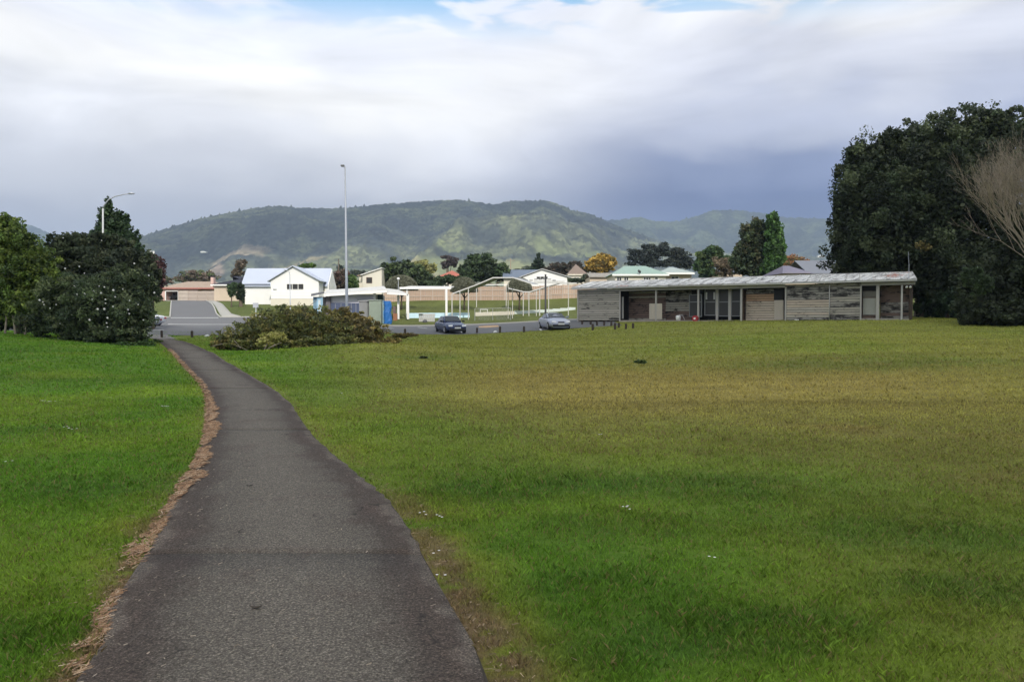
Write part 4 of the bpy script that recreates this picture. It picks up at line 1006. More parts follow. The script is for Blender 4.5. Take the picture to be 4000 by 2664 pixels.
# clipped dome trees behind the pool
def dome_tree(px, py, rx, rz, d, label):
    b = onground(px, d); root = empty('clipped_dome_tree', b, 0, label, 'tree', 'clipped dome shaped trees along the timber fence')
    c = P(px, py, d)-b; r = np.random.default_rng(int(px)); k = d/FPX
    n = 9000; u = r.uniform(0, 2*np.pi, n); v = r.random(n)
    top = r.random(n) < .8
    ph = np.arccos(1-v); x = np.cos(u)*np.sin(ph); y = np.sin(u)*np.sin(ph); z = np.cos(ph)*1.55-.55
    z = np.where(top, z, -.55); rr_ = np.sqrt(r.random(n)); x = np.where(top, x, np.cos(u)*rr_); y = np.where(top, y, np.sin(u)*rr_)
    p = np.stack([x*rx*k, y*rx*k*.9, z*rz*k], -1)*(1+r.normal(0, .015, (n, 1))) + np.array(c)
    ax = r.normal(size=(n, 3)); ax /= np.linalg.norm(ax, axis=1)[:, None]; bx = np.cross(ax, r.normal(size=(n, 3))); bx /= np.linalg.norm(bx, axis=1)[:, None]
    s = .11; V = np.stack([p-ax*s, p-bx*s*.6, p+ax*s, p+bx*s*.6], 1).reshape(-1, 3)
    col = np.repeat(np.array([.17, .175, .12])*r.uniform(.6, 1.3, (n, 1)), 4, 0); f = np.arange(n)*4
    F = np.stack([f, f+1, f+2, f+3], -1)
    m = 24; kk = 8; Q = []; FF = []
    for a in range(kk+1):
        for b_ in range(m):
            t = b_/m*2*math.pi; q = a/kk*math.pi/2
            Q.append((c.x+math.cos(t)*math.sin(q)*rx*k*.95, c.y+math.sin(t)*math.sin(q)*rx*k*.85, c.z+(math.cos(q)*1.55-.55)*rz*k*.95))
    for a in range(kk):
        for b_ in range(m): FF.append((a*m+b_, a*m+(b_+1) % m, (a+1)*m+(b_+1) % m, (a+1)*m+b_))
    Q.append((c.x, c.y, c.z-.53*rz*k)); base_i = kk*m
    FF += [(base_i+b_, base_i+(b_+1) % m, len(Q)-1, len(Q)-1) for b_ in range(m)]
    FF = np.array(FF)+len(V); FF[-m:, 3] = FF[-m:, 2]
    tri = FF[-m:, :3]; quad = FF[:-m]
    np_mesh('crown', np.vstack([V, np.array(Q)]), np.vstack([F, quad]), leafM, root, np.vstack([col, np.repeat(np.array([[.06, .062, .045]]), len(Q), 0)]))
    mb = MB().tube([(0, 0, -.1), (.05, 0, c.z*.5), (0, 0, c.z-.3*rz*k)], [.13, .1, .09], 7); mb.build('trunk', barkM, root, True)
    for a in (0, 2.1, 4.2):
        MB().tube([(.05, 0, c.z*.5), (math.cos(a)*rx*k*.5, math.sin(a)*rx*k*.5, c.z-.5*rz*k)], [.07, .04], 5).build('limb', barkM, root, True)
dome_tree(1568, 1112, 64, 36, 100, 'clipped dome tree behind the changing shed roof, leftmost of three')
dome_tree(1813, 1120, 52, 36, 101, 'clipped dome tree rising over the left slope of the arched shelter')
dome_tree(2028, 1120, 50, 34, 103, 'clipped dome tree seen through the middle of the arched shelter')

# --- heap of cut branches on the lawn
heap = onground(1180, 35)
hr = empty('branch_heap', heap, 0, 'long heap of cut leafy branches piled on the lawn beside the path', 'brush pile')
hl = [lobe(905,1330,75,40,34.6), lobe(1010,1310,110,60,35), lobe(1120,1280,120,80,35.8), lobe(1230,1300,130,78,35.5), lobe(1110,1240,90,44,36.6), lobe(1200,1240,90,44,36.8), lobe(1010,1270,70,40,36), lobe(1320,1290,110,70,36.5), lobe(1400,1310,80,50,36.8), lobe(1210,1345,110,34,34.2), lobe(1330,1340,90,30,35), lobe(960,1350,70,24,34)]
V, F, c = leafcloud(hl, 17000, .06, [(.12,.13,.04),(.165,.17,.05),(.075,.085,.035),(.24,.21,.07)], 61, clump=.24, outline=.24)
np_mesh('green_foliage', V-np.array(heap), F, leafM, hr, c)
hl = [lobe(1330,1252,80,42,37), lobe(1400,1272,70,45,37), lobe(1450,1300,60,36,37), lobe(1390,1305,80,40,36.6), lobe(1440,1325,55,24,37), lobe(1490,1335,55,15,37.4), lobe(1540,1330,24,10,38), lobe(1420,1342,90,13,36.2), lobe(860,1345,30,20,34.5)]
V, F, c = leafcloud(hl, 16000, .06, [(.23,.18,.06),(.19,.17,.055),(.30,.23,.08),(.13,.11,.05)], 62, clump=.25, outline=.26)
np_mesh('browning_foliage', V-np.array(heap), F, leafM, hr, c)
hl = [lobe(1060,1325,48,28,33.8), lobe(1030,1340,26,18,33.5), lobe(1085,1315,26,20,33.9)]
V, F, c = leafcloud(hl, 3200, .05, [(.34,.32,.10),(.27,.27,.08),(.40,.37,.14)], 63, clump=.35, outline=.2)
np_mesh('pale_yellow_foliage', V-np.array(heap), F, leafM, hr, c)
rr = random.Random(3)
for (a, b, d0, d1, r) in (((1025,1378),(1075,1345),33.1,33.4,.035), ((1030,1374),(1050,1330),33.1,33.5,.025), ((1048,1360),(1100,1338),33.2,33.5,.022), ((905,1345),(975,1372),33.8,33.5,.02), ((915,1330),(940,1362),34,33.6,.018), ((1470,1349),(1545,1346),36.3,36.6,.035), ((1180,1215),(1240,1170),36.5,36.3,.02), ((1150,1220),(1170,1178),36.5,36.3,.016), ((830,1352),(890,1338),34,34.2,.02), ((1330,1340),(1400,1320),35.6,35.8,.02)):
    p0 = P(*a, d0)-heap; p1 = P(*b, d1)-heap; m = p0.lerp(p1, .5)+Vector((0, 0, rr.uniform(-.03, .06)))
    MB().tube([p0, m, p1], [r, r*.8, r*.45], 6).build('cut_branch', paleBark, hr, True)
sprig = MB()
for i in range(160):
    px = rr.uniform(850, 1480); py = np.interp(px, [850, 950, 1080, 1200, 1300, 1400, 1480], [1325, 1265, 1212, 1222, 1238, 1262, 1310])+rr.uniform(-4, 30)
    p0 = P(px, py, 35.6+rr.uniform(-.6, .6))-heap; q = p0+Vector((rr.uniform(-.3, .3), rr.uniform(-.2, .2), rr.uniform(.05, .35)))
    sprig.tube([p0, q], [.008, .004], 3, False)
sprig.build('twigs', barkM, hr, kind='stuff')
def small_heap(px, py, rx, rz, d, label, pal, seed, n=900):
    b = onground(px, d); V, F, c = leafcloud([lobe(px, py, rx, rz, d), lobe(px+rx*.7, py+rz*.2, rx*.5, rz*.6, d)], n, .05, pal, seed, clump=.4, outline=.2)
    o = np_mesh('fallen_branch', V-np.array(b), F, leafM, None, c); o.location = b; tag(o, label, 'branch')
small_heap(1560, 1312, 38, 9, 47, 'low brown leafy branch lying right of the big brush heap', [(.13,.10,.035),(.10,.085,.03)], 64)
small_heap(1600, 1308, 26, 6, 49, 'thin brown branch at the far right of the brush heap near the car park', [(.15,.11,.04)], 66, 500)
small_heap(1655, 1396, 13, 3, 28, 'small dark sprig lying on the lawn below the dark blue car', [(.05,.06,.03)], 65, 160)
small_heap(2500, 1412, 20, 5, 24, 'small clump of dark weeds on the lawn in front of the pavilion', [(.04,.07,.03),(.07,.10,.03)], 67, 300)
small_heap(3012, 1320, 5, 4, 40, 'tiny dark weed on the grass in front of the tan boarded bay', [(.03,.03,.02)], 68, 60)

# ------------------------------------------------------------ pavilion
A = Vector((at(2255, 66)[0], 66, 0)); dirv = Vector((.83, -.557, 0)).normalized(); ang = math.atan2(dirv.y, dirv.x); nrm = Vector((-dirv.y, dirv.x, 0))
PZ = 1.50
A.z = PZ
pav = empty('pavilion', A, ang, 'long low weathered timber clubroom with rusty sloping iron roof and open bays', 'building')
def S(px, dep=0.0):
    t = (px-CX)/FPX; o = A + nrm*dep      # point o + s*dir  with x/y = t
    return (t*o.y-o.x)/(dirv.x-t*dirv.y)
def zat(px, py, dep=0.0):
    s = S(px, dep); p = A+nrm*dep+dirv*s; return EYE + (HY-py)/FPX*p.y - PZ
Ltot = S(3556)
unit = {}
def board(x0, x1, y, z0, z1, mat, parent=pav):
    o = bpy.data.objects.new('weatherboard', unit_mesh(mat)); C.objects.link(o); o.parent = parent
    o.location = (x0, y, z0); o.scale = (x1-x0, 1, z1-z0); return o
def unit_mesh(mat):
    if mat.name in unit: return unit[mat.name]
    me = bpy.data.meshes.new('weatherboard')
    vs = [(0,0,0),(1,0,0),(1,.045,0),(0,.045,0),(0,.032,1.0),(1,.032,1.0),(1,.045,1.0),(0,.045,1.0)]
    fs = [(0,3,2,1),(4,5,6,7),(0,1,5,4),(1,2,6,5),(2,3,7,6),(3,0,4,7)]
    me.from_pydata(vs, [], fs); me.materials.append(mat); me.update(); unit[mat.name] = me; return me
BH = .185
WALLTOP = 2.42
def cladding(x0, x1, y, z0, z1, pick):
    n = int(round((z1-z0)/BH)); h = (z1-z0)/n
    for i in range(n):
        w = rr.uniform(-.004, .004)
        board(x0, x1, y+w, z0+i*h, z0+(i+1)*h-.028, pick(i, n))  # gap above each board shows black behind, in place of lap shadow
def wallback(x0, x1, y0, y1, z0, z1, mat=darkV, name='wall_panel'):
    return MB().box(x0, x1, y0, y1, z0, z1).build(name, mat, pav)
DEP = 1.5; ROOFD = 5.0
# slab and sub-floor
MB().box(-.05, Ltot+.1, .35, ROOFD-.3, -.5, .02).build('floor_slab', simple('old_concrete', (.24,.21,.18), .9, .25, 2, .2), pav)
x1 = S(2423); x2 = S(2562); x3 = S(2727); x4 = S(2895); x5 = S(3065); x6 = S(3363); x7 = S(3428); x8 = S(3521); x9 = Ltot
MB().box(x1+.02, x3-.02, -.05, .33, -.5, .0).build('veranda_slab', simple('veranda_concrete', (.36,.32,.27), .9, .25, 2, .2), pav)
MB().box(x3-.1, x4-.05, -.55, -.06, -.5, -.06).build('step', simple('step_cream', (.55,.50,.40), .8, .15, 2, .1), pav, bevel=.02)
MB().box(x3, x5, -.04, .33, -.5, -.02).build('veranda_slab', simple('veranda_concrete_b', (.22,.19,.165), .9, .25, 2, .2), pav)
MB().box(x6, x9, -.02, .33, -.5, .16).build('base_board', bGrey, pav)
# left closed section
rnd = random.Random(9)
cladding(.08, x1-.1, 0, .02, WALLTOP, lambda i, n: rnd.choice([bGrey, bGrey, bGrey2, bGrey]) if i > 1 else bGrey)
wallback(.05, x1-.05, .05, ROOFD-.4, .0, WALLTOP+.1, darkV, 'wall_core')  # core coloured black so the board gaps read as lap shadow
for xx in (0, x1-.1): MB().box(xx, xx+.11, -.035, .05, -.1, WALLTOP).build('corner_board', postM, pav)
for xx in np.linspace(.4, x1-.3, 5): MB().box(xx-.09, xx+.09, .05, .25, -.5, 0).build('pile', bollM, pav)
# right closed section
def pickR(i, n):
    f = i/n
    if f < .14: return bDark
    if f < .62: return rnd.choice([bCream, bCream, bTan, bGrey2])
    return rnd.choice([bDark, bGrey, bDark])
xm = S(3239)
cladding(x5+.1, xm-.03, 0, -.3, WALLTOP, pickR)
cladding(xm+.03, x6-.08, 0, -.3, WALLTOP, lambda i, n: rnd.choice([bDark, bGrey, bDark, bGrey]))
wallback(x5+.05, x6-.05, .05, ROOFD-.4, -.3, WALLTOP+.1, darkV, 'wall_core')  # black core again, painted shade behind the laps
for xx in (x5, x6-.08): MB().box(xx, xx+.1, -.04, .05, -.4, WALLTOP).build('corner_board', postM, pav)
MB().tube([(xm, -.06, -.3), (xm, -.06, WALLTOP+.1)], .03, 8).build('downpipe', palePost, pav, True)
MB().box(x5+.7, x5+1.0, -.035, -.005, .02, .08).build('vent', whiteP, pav)
# rear walls of the bays
ply = lambda i, n: rnd.choice([bBrown, bBrown, bGrey])
cladding(x1+.05, x2+.2, DEP, .02, WALLTOP, ply)
cladding(x2+.2, S(2700, DEP), DEP, .02, WALLTOP, lambda i, n: bDark if i > n*.6 else rnd.choice([bGrey, bGrey2, bGrey]) if i > n*.3 else bBrown)
cladding(x4+.15, S(3024, DEP*.4), DEP*.4, .02, WALLTOP-.05, lambda i, n: bTan if n*.55 < i < n*.8 else bCream if i <= n*.55 else bDark)
MB().box(x1, x5, DEP+.05, DEP+.14, 0, WALLTOP+.1).build('rear_wall', darkV, pav)  # black behind the boards and bays, in place of shade
for xx, dep0 in ((x1-.02, .05), (x5-.02, .05)): pass
MB().box(x4-.06, x4+.02, .12, DEP+.03, .02, WALLTOP+.1).build('partition', bBrown, pav)
MB().box(x3+.02-.5, x3-.44, .9, DEP+.03, .02, WALLTOP).build('partition', bBrown, pav)
# plywood sheets
def sheet(name, pa, pb, ptop, pbot, dep, mat, t=.02, label=None):
    o = MB().box(S(pa, dep), S(pb, dep), dep-t, dep, zat((pa+pb)/2, pbot, dep), zat((pa+pb)/2, ptop, dep)).build(name, mat, pav)
    if label: o['label'] = label
    return o
sheet('plywood_sheet', 2536, 2560, 1186, 1247, -.02, plyM); sheet('plywood_sheet', 2564, 2586, 1186, 1247, -.02, plyM)
sheet('plywood_sheet', 3024, 3060, 1173, 1250, .5, plyM)
sheet('dark_opening', 3022, 3060, 1122, 1173, .62, darkV)  # flat black sheet painted in place of the unlit opening
sheet('side_panel', 2426, 2436, 1160, 1245, .4, palePost)
# bay 3 glazed doors
def glazed(pa, pb, ptop, pmid, pbot, dep, name='door'):
    xa, xb = S(pa, dep), S(pb, dep); z0, zm, z1 = zat((pa+pb)/2, pbot, dep), zat((pa+pb)/2, pmid, dep), zat((pa+pb)/2, ptop, dep); f = .06
    fm = MB()
    for bx in ((xa, xa+f, z0, z1), (xb-f, xb, z0, z1)): fm.box(bx[0], bx[1], dep-.05, dep, bx[2], bx[3])
    for za in (z0, zm-f/2, z1-f): fm.box(xa+f, xb-f, dep-.048, dep-.002, za, za+f)
    o = fm.build(name, simple('door_frame_'+str(int(pa)), (.20,.21,.21), .6, .15, 3, .1), pav)
    MB().box(xa+f, xb-f, dep-.022, dep-.012, z0+f, zm-f/2).build('lower_panel', darkGlass, o)
    MB().box(xa+f, xb-f, dep-.022, dep-.012, zm+f/2, z1-f).build('pane', darkGlass, o)
    return o
glazed(2752, 2797, 1128, 1180, 1233, .9); glazed(2806, 2847, 1128, 1180, 1236, .9); glazed(2856, 2893, 1128, 1178, 1236, .9)
MB().box(S(2797, .9), S(2806, .9), .8, .92, 0, WALLTOP).build('mullion', postM, pav); MB().box(S(2847, .9)-.02, S(2856, .9), .8, .92, 0, WALLTOP).build('mullion', postM, pav)
glazed(2692, 2742, 1150, 1180, 1238, .9, 'window')
sheet('notice_sheet', 2756, 2762, 1142, 1170, .84, palePost); sheet('notice_sheet', 2786, 2793, 1142, 1170, .84, palePost)
# right open bays
sheet('door_panel', 3370, 3420, 1165, 1230, .35, simple('grey_green_panel', (.33,.335,.29), .8, .1, 2, .1))
sheet('upper_panel', 3368, 3420, 1138, 1161, .40, simple('dull_panel', (.16,.15,.125), .85, .2, 3, .1))
sheet('dark_opening', 3366, 3422, 1112, 1137, .42, darkV)  # black sheet stands for the unlit space above the panels
MB().box(x6, x7, .42, .5, -.3, WALLTOP+.1).build('rear_wall', bBrown, pav)
cladding(x7+.06, S(3548, .9), .9, .17, WALLTOP, lambda i, n: bBrown if i > n*.45 else rnd.choice([bDark, bBrown]))
MB().box(x7, x9, .95, 1.05, -.3, WALLTOP+.1).build('rear_wall', bBrown, pav)
MB().slab([(x9-.02, .35, -.4), (x9-.02, .35, WALLTOP+.25), (x9-.82, ROOFD-.35, WALLTOP+.7), (x9-.82, ROOFD-.35, -.4)], (.06, 0, 0)).build('end_wall', bBrown, pav)
# posts
def post(px, mat=postM, w=.13, z0=-.45, y=0.0): 
    s = S(px); MB().box(s-w/2, s+w/2, y-.04, y-.04+w, z0, WALLTOP-.02).build('post', mat, pav)
post(2562); post(2727); post(2895); post(3427, w=.2); post(3521, palePost, .11); post(3555, bollM, .14)
MB().box(S(2562)-.07, S(2562)+.07, -.06, .1, -.45, -.1).build('post_foot', bollM, pav)
# beams
MB().box(x1, x5, -.06, .06, WALLTOP, WALLTOP+.24).build('beam', beamM, pav)
MB().box(x6, x9+.25, -.06, .06, WALLTOP, WALLTOP+.2).build('beam', beamM, pav)
MB().box(0, x1, -.025, .05, WALLTOP, WALLTOP+.2).build('frieze_board', beamM, pav); MB().box(x5, x6, -.03, .05, WALLTOP, WALLTOP+.2).build('frieze_board', bDark, pav)
# soffit shadow board, gutter, roof
ZE = 2.74; RISE = .78
MB().slab([(-.25, -.4, ZE-.07), (Ltot+.35, -.4, ZE-.07), (Ltot+.35-.87, ROOFD, ZE+RISE-.12), (-.25-.87, ROOFD, ZE+RISE-.12)], (0, 0, .04)).build('roof_lining', beamM, pav)
gseg = 6
for i in range(gseg):
    a = -.3+(Ltot+.68)*i/gseg; b = -.3+(Ltot+.68)*(i+1)/gseg-.015
    MB().prismx([(-.5, ZE-.09), (-.42, ZE-.1), (-.42, ZE+.03), (-.52, ZE+.03)], a, b).build('gutter', oldWhite if i not in (2,) else beamM, pav)
ns = 30; wS = (Ltot+.62)/ns
for i in range(ns):
    a = -.28+i*wS; V = []; K = 12
    zo = rnd.uniform(0, .02)
    for (yy, zz) in ((-.46, ZE+.035+zo), (ROOFD+.1, ZE+RISE+.02+zo)):
        sk = -.16*(yy+.46)
        for k in range(K+1):
            # ribs stand up like standing seams
            V.append((a+wS*(k/K)+sk, yy, zz+(.035 if k in (0, K) else .012*(1 if k % 2 else -1))))
    F = [(k, k+1, K+2+k, K+1+k) for k in range(K)]
    o = MB().add(V, F).build('roof_sheet', roofSheet, pav); 
# ribs: thin battens throw the dark streaks seen across the roof
for i in range(0, ns+1):
    a = -.28+i*wS; MB().slab([(a-.022, -.46, ZE+.05), (a+.022, -.46, ZE+.05), (a+.022-.89, ROOFD+.1, ZE+RISE+.035), (a-.022-.89, ROOFD+.1, ZE+RISE+.035)], (0, 0, .05)).build('roof_rib', beamM if i % 3 else roofSheet, pav)
MB().slab([(Ltot+.345, -.50, ZE+.06), (Ltot+.345, -.5, ZE-.09), (Ltot+.345-.9, ROOFD+.1, ZE+RISE-.12), (Ltot+.345-.9, ROOFD+.1, ZE+RISE+.08)], (.055, 0, 0)).build('barge_board', oldWhite, pav)
MB().box(-.28-.89, Ltot+.33-.89, ROOFD+.1, ROOFD+.2, ZE+RISE-.1, ZE+RISE+.07).build('ridge_flashing', oldWhite, pav)
# aerial and flood lamps at the right end
s_ = S(3548); MB().tube([(s_, -.1, WALLTOP+.2), (s_, -.1, zat(3548, 1040)), (s_-.05, -.1, zat(3545, 985))], [.025, .02, .012], 6).build('aerial', poleM, pav)
for dx in (-.10, .12):
    MB().tube([(s_+dx, -.16, WALLTOP-.12), (s_+dx, -.28, WALLTOP-.18)], [.05, .085], 10).build('flood_lamp', whiteP, pav, True)
# things lying on the veranda
def wpt(px, py, dep): 
    s = S(px, dep); return A+nrm*dep+dirv*s
p = wpt(2649, 0, .1); mb = MB(); mb.tube([(0,0,0),(0,0,.05),(0,0,.3),(0,0,.38),(0,0,.40)], [.13,.18,.2,.17,.08], 16)
o = mb.build('white_drum', whiteP, None, True); o.location = (p.x, p.y, PZ+.005); tag(o, 'round white drum standing on the pavilion veranda', 'drum')
p = wpt(2662, 0, .35); mb = MB(); mb.tube([(-.15,0,.45),(.1,0,.35),(.25,0,.02)], [.03,.035,.03], 6); mb.tube([(-.15,0,.45),(-.2,0,.02)], .025, 6)
mb.box(-.2, .1, -.15, .15, .42, .46)
o = mb.build('broken_chair', simple('pale_grey_plastic', (.42,.40,.37), .6), None); o.location = (p.x, p.y, PZ+.02); tag(o, 'broken pale grey chair lying right behind the white drum', 'chair')
p = wpt(2716, 0, -.22); r_ = empty('hose_reel', (p.x, p.y, h1(p.x, p.y)+.22), ang, 'round red reel with a white middle resting against the pavilion step', 'reel')
mb = MB(); 
for yy in (-.14, .08): mb.tube([(0, yy, 0), (0, yy+.04, 0)], .23, 20)
mb.build('red_disc', redM, r_); MB().tube([(0, -.19, 0), (0, .1, 0)], .08, 14).build('white_hub', whiteP, r_)

# ------------------------------------------------------------ bollards
def bollard(px, py_base, d, hpx, label, first=[None]):
    p = onground(px, d)
    if first[0] is None:
        mb = MB(); mb.tube([(0,0,-.1),(0,0,.5),(0,0,.56),(0,0,.57)], [.085,.085,.07,.02], 8)
        o = mb.build('bollard', bollM, None); first[0] = o
    else: o = first[0].copy(); C.objects.link(o)
    o.location = p; h = hpx*d/FPX; o.scale = (1.0, 1.0, h/.57); o.rotation_euler = (random.uniform(-.03, .03), random.uniform(-.03, .03), random.uniform(0, 3))
    tag(o, label, 'bollard', 'timber bollards around the car park')
def dist_at(px, py): return G(px, py).y
BL = [(632,1319,28,'timber bollard beside the far end of the path, leftmost of the row'), (750,1319,27,'timber bollard standing alone before the street, second from the left'), (858,1318,26,'timber bollard touching the left end of the brush heap'),
 (1481,1303,20,'timber bollard just behind the right tail of the brush heap'), (1582,1304,20,'timber bollard between the brush heap and the dark blue car'),
 (1863,1302,22,'timber bollard immediately right of the dark blue car'), (1953,1301,26,'timber bollard midway between the two parked cars'), (2047,1298,23,'timber bollard nearest the silver car on its left'),
 (2315,1290,25,'timber bollard on its own in front of the left end of the pavilion'), (2402,1289,27,'tallest dark bollard in the cluster before the pavilion'), (2445,1286,22,'slim bollard left of the last one in the pavilion cluster'), (2473,1283,21,'rightmost bollard of the cluster before the pavilion'),
 (2274,1268,17,'far bollard by the left corner of the pavilion'), (2307,1269,17,'far bollard, second from the left corner of the pavilion'), (2332,1273,19,'far bollard, third from the left corner of the pavilion'), (2360,1273,20,'far bollard, fourth from the left corner of the pavilion'), (2388,1274,20,'reddish bollard left of the tallest one, before the pavilion'), (2417,1281,20,'leaning bollard just right of the tallest one before the pavilion')]
for px, py, h, lb in BL:
    bollard(px, py, dist_at(px, py), h, lb)
for px, py, lb in ((808, 1317, 'white litter left of the bollard by the brush heap'), (562, 1320, 'white scrap beside the first bollard at the path end'), (1934, 1301, 'crumpled white litter at the car park edge between the cars')):
    p = G(px, py); mb = MB(); mb.slab([(-.14,-.06,.0),(.12,-.08,.02),(.17,.05,.0),(0,.1,.07),(-.12,.06,.03)], (.02, 0, .09)); o = mb.build('litter', whiteP, None); o.location = p+Vector((0,0,.03)); tag(o, lb, 'litter')

# ------------------------------------------------------------ cars
def car(loc, rz, paint, label, L_=4.5, Wd=1.75, Ht=1.42, group='cars parked around the park', fascia='dark'):
    root = empty('parked_car', loc, rz, label, 'car', group)
    hw = Wd/2; y0 = -L_/2; y1 = L_/2
    # stations: y, half width, shoulder z, bottom z, deck z
    st = [(y0, .66*hw, .50, .32, .52), (y0+.10, .86*hw, .60, .22, .64), (y0+.45, .965*hw, .66, .19, .75), (y0+1.0, hw, .76, .18, .86), (y0+1.35, hw, .84, .18, .93),
          (0.2, hw, .88, .18, .94), (y1-1.3, hw, .90, .18, .97), (y1-.5, .97*hw, .88, .20, .98), (y1-.12, .90*hw, .80, .26, .93), (y1, .78*hw, .70, .38, .80)]
    V = []; 
    for (y, w, zs, zb, zt) in st:
        V += [(-w*.6, y, zb), (-w*.95, y, zb+.03), (-w, y, (zb+zs)/2), (-w*.975, y, zs), (-w*.86, y, zt), (-w*.45, y, zt+.03), (w*.45, y, zt+.03), (w*.86, y, zt), (w*.975, y, zs), (w, y, (zb+zs)/2), (w*.95, y, zb+.03), (w*.6, y, zb)]
    K = 12; F = []
    for i in range(len(st)-1):
        for j in range(K): F.append((i*K+j, (i+1)*K+j, (i+1)*K+(j+1) % K, i*K+(j+1) % K))
    F.append(tuple(range(K))); F.append(tuple((len(st)-1)*K+j for j in range(K-1, -1, -1)))
    MB().add(V, F).build('body', paint, root, True, subsurf=2)
    # cabin: pillars and roof
    cb = [(-.88, .80, .90), (1.62, .78, .93)]; ct = [(-.12, .60, Ht-.03), (.95, .60, Ht-.05)]
    yb0, yb1, yt0, yt1 = y0+1.22, y1-.72, y0+2.02, y1-1.45; wb, wt_ = hw*.87, hw*.68; zb = .90; zt = Ht
    sts = [(yb0, wb*.90, zb, zb+.01), (yb0+.25, wb, zb, zb+.20), (yt0-.1, wb, zb, zt-.07), (yt0+.25, wb, zb, zt), (yt1-.2, wb, zb, zt), (yt1+.1, wb, zb, zt-.05), (yb1-.25, wb, zb, zb+.22), (yb1, wb*.92, zb, zb+.03)]
    V = []; K = 8
    for (y, w, a, b) in sts:
        f = (b-a)/(zt-zb); wtp = w+(wt_-w)*f
        V += [(-w, y, a), (-(w+wtp)/2-.01, y, (a+b)/2), (-wtp, y, b-.03*f), (-wtp*.6, y, b+.02*f), (wtp*.6, y, b+.02*f), (wtp, y, b-.03*f), ((w+wtp)/2+.01, y, (a+b)/2), (w, y, a)]
    F = []
    for i in range(len(sts)-1):
        for j in range(K): F.append((i*K+j, (i+1)*K+j, (i+1)*K+(j+1) % K, i*K+(j+1) % K))
    F.append(tuple(range(K))); F.append(tuple((len(sts)-1)*K+j for j in range(K-1, -1, -1)))
    MB().add(V, F).build('cabin', paint, root, True, subsurf=1)
    # glass
    def pane(name, q, t):
        MB().slab(q, t).build(name, darkGlassCar, root)
    fz = zt-.06
    pane('windscreen', [(-wb*.86, yb0+.10, zb+.06), (wb*.86, yb0+.10, zb+.06), (wt_*.93, yt0-.02, fz), (-wt_*.93, yt0-.02, fz)], (0, -.05, .035))
    pane('rear_window', [(wb*.86, yb1-.10, zb+.10), (-wb*.86, yb1-.10, zb+.10), (-wt_*.9, yt1+.04, fz), (wt_*.9, yt1+.04, fz)], (0, .05, .035))
    for s in (-1, 1):
        for (a, b, c_, d_) in ((yb0+.42, .12, yt0+.12, .12), (.18, yb1-.55, .18, yt1-.02)):
            q = [(s*(wb+.005), a, zb+.05), (s*(wb+.005), b, zb+.05), (s*(wt_+.03), d_, fz), (s*(wt_+.03), c_, fz)]
            pane('side_window', q if s < 0 else q[::-1], (s*.02, 0, 0))
    # wheels
    for sx in (-1, 1):
        for wy in (y0+.85, y1-.85):
            x = sx*(hw-.10); w = MB().tube([(x-.10, wy, .31), (x-.085, wy, .31), (x+.085, wy, .31), (x+.10, wy, .31)], [.27, .31, .31, .27], 20).build('wheel', tyreM, root, True)
            MB().tube([(x+sx*.095, wy, .31), (x+sx*.115, wy, .31)], .19, 14).build('rim', rimM, w)
        # arch shadow
    # lights, bumpers, plate, grille, mirrors
    for sx in (-1, 1):
        xa, xb = sorted((sx*hw*.44, sx*hw*.84))
        MB().slab([(xa, y0+.12+.10*(1 if sx*xa > sx*xb else 0)*0, .56), (xb, y0+.14, .56), (xb, y0+.20, .70), (xa, y0+.16, .68)], (0, -.10, 0)).build('headlight', lampG, root, bevel=.02)
        MB().box(min(sx*hw*.5, sx*hw*.86), max(sx*hw*.5, sx*hw*.86), y1-.10, y1+.02, .66, .80).build('tail_light', tailM, root, bevel=.02)
        mm = MB().box(min(sx*(hw-.05), sx*(hw+.17)), max(sx*(hw-.05), sx*(hw+.17)), y0+1.55, y0+1.66, .93, 1.06); mm.build('mirror', paint if fascia != 'dark' else blackM, root, bevel=.03)
    MB().box(-hw*.74, hw*.74, y0-.035, y0+.2, .27, .42).build('lower_grille', blackM, root, bevel=.02)
    MB().box(-hw*.28, hw*.28, y0-.02, y0+.2, .55, .63).build('grille', blackM, root, bevel=.01)
    MB().box(-.25, .25, y0-.055, y0-.03, .40, .52).build('number_plate', plateM, root)
    MB().box(-.25, .25, y1+.0, y1+.03, .48, .60).build('number_plate', plateM, root)
    MB().box(-hw*.70, hw*.70, y0+.04, y0+.3, .17, .25).build('front_skirt', paint if fascia != 'dark' else blackM, root, bevel=.02)
    return root
darkGlassCar = simple('car_glass', (.035, .04, .045), .06, .05, 2, 0, 0, None, .8)
p = onground(1752, 61.5); car(p+Vector((0, 1.6, .03)), R(20), navyP, 'dark blue sedan parked facing the lawn beside the brush heap')
p = onground(2168, 59.5); car(p+Vector((0, 1.6, .03)), R(12), silverP, 'silver grey coupe parked near the left end of the pavilion', L_=4.35, Ht=1.32, fascia='body')
p = onground(548, 74); car(p+Vector((0, 0, .03)), R(-98), whiteCar, 'white car parked on the street behind the camellia bush')
p = onground(522, 69); car(p+Vector((0, 0, .03)), R(-95), silverP, 'grey car parked nearer than the white one behind the camellia bush')
p = onground(-28, 60); car(p+Vector((0, 0, .03)), R(-90), whiteCar, 'pale car showing under the lime green tree at the left edge', L_=4.3)

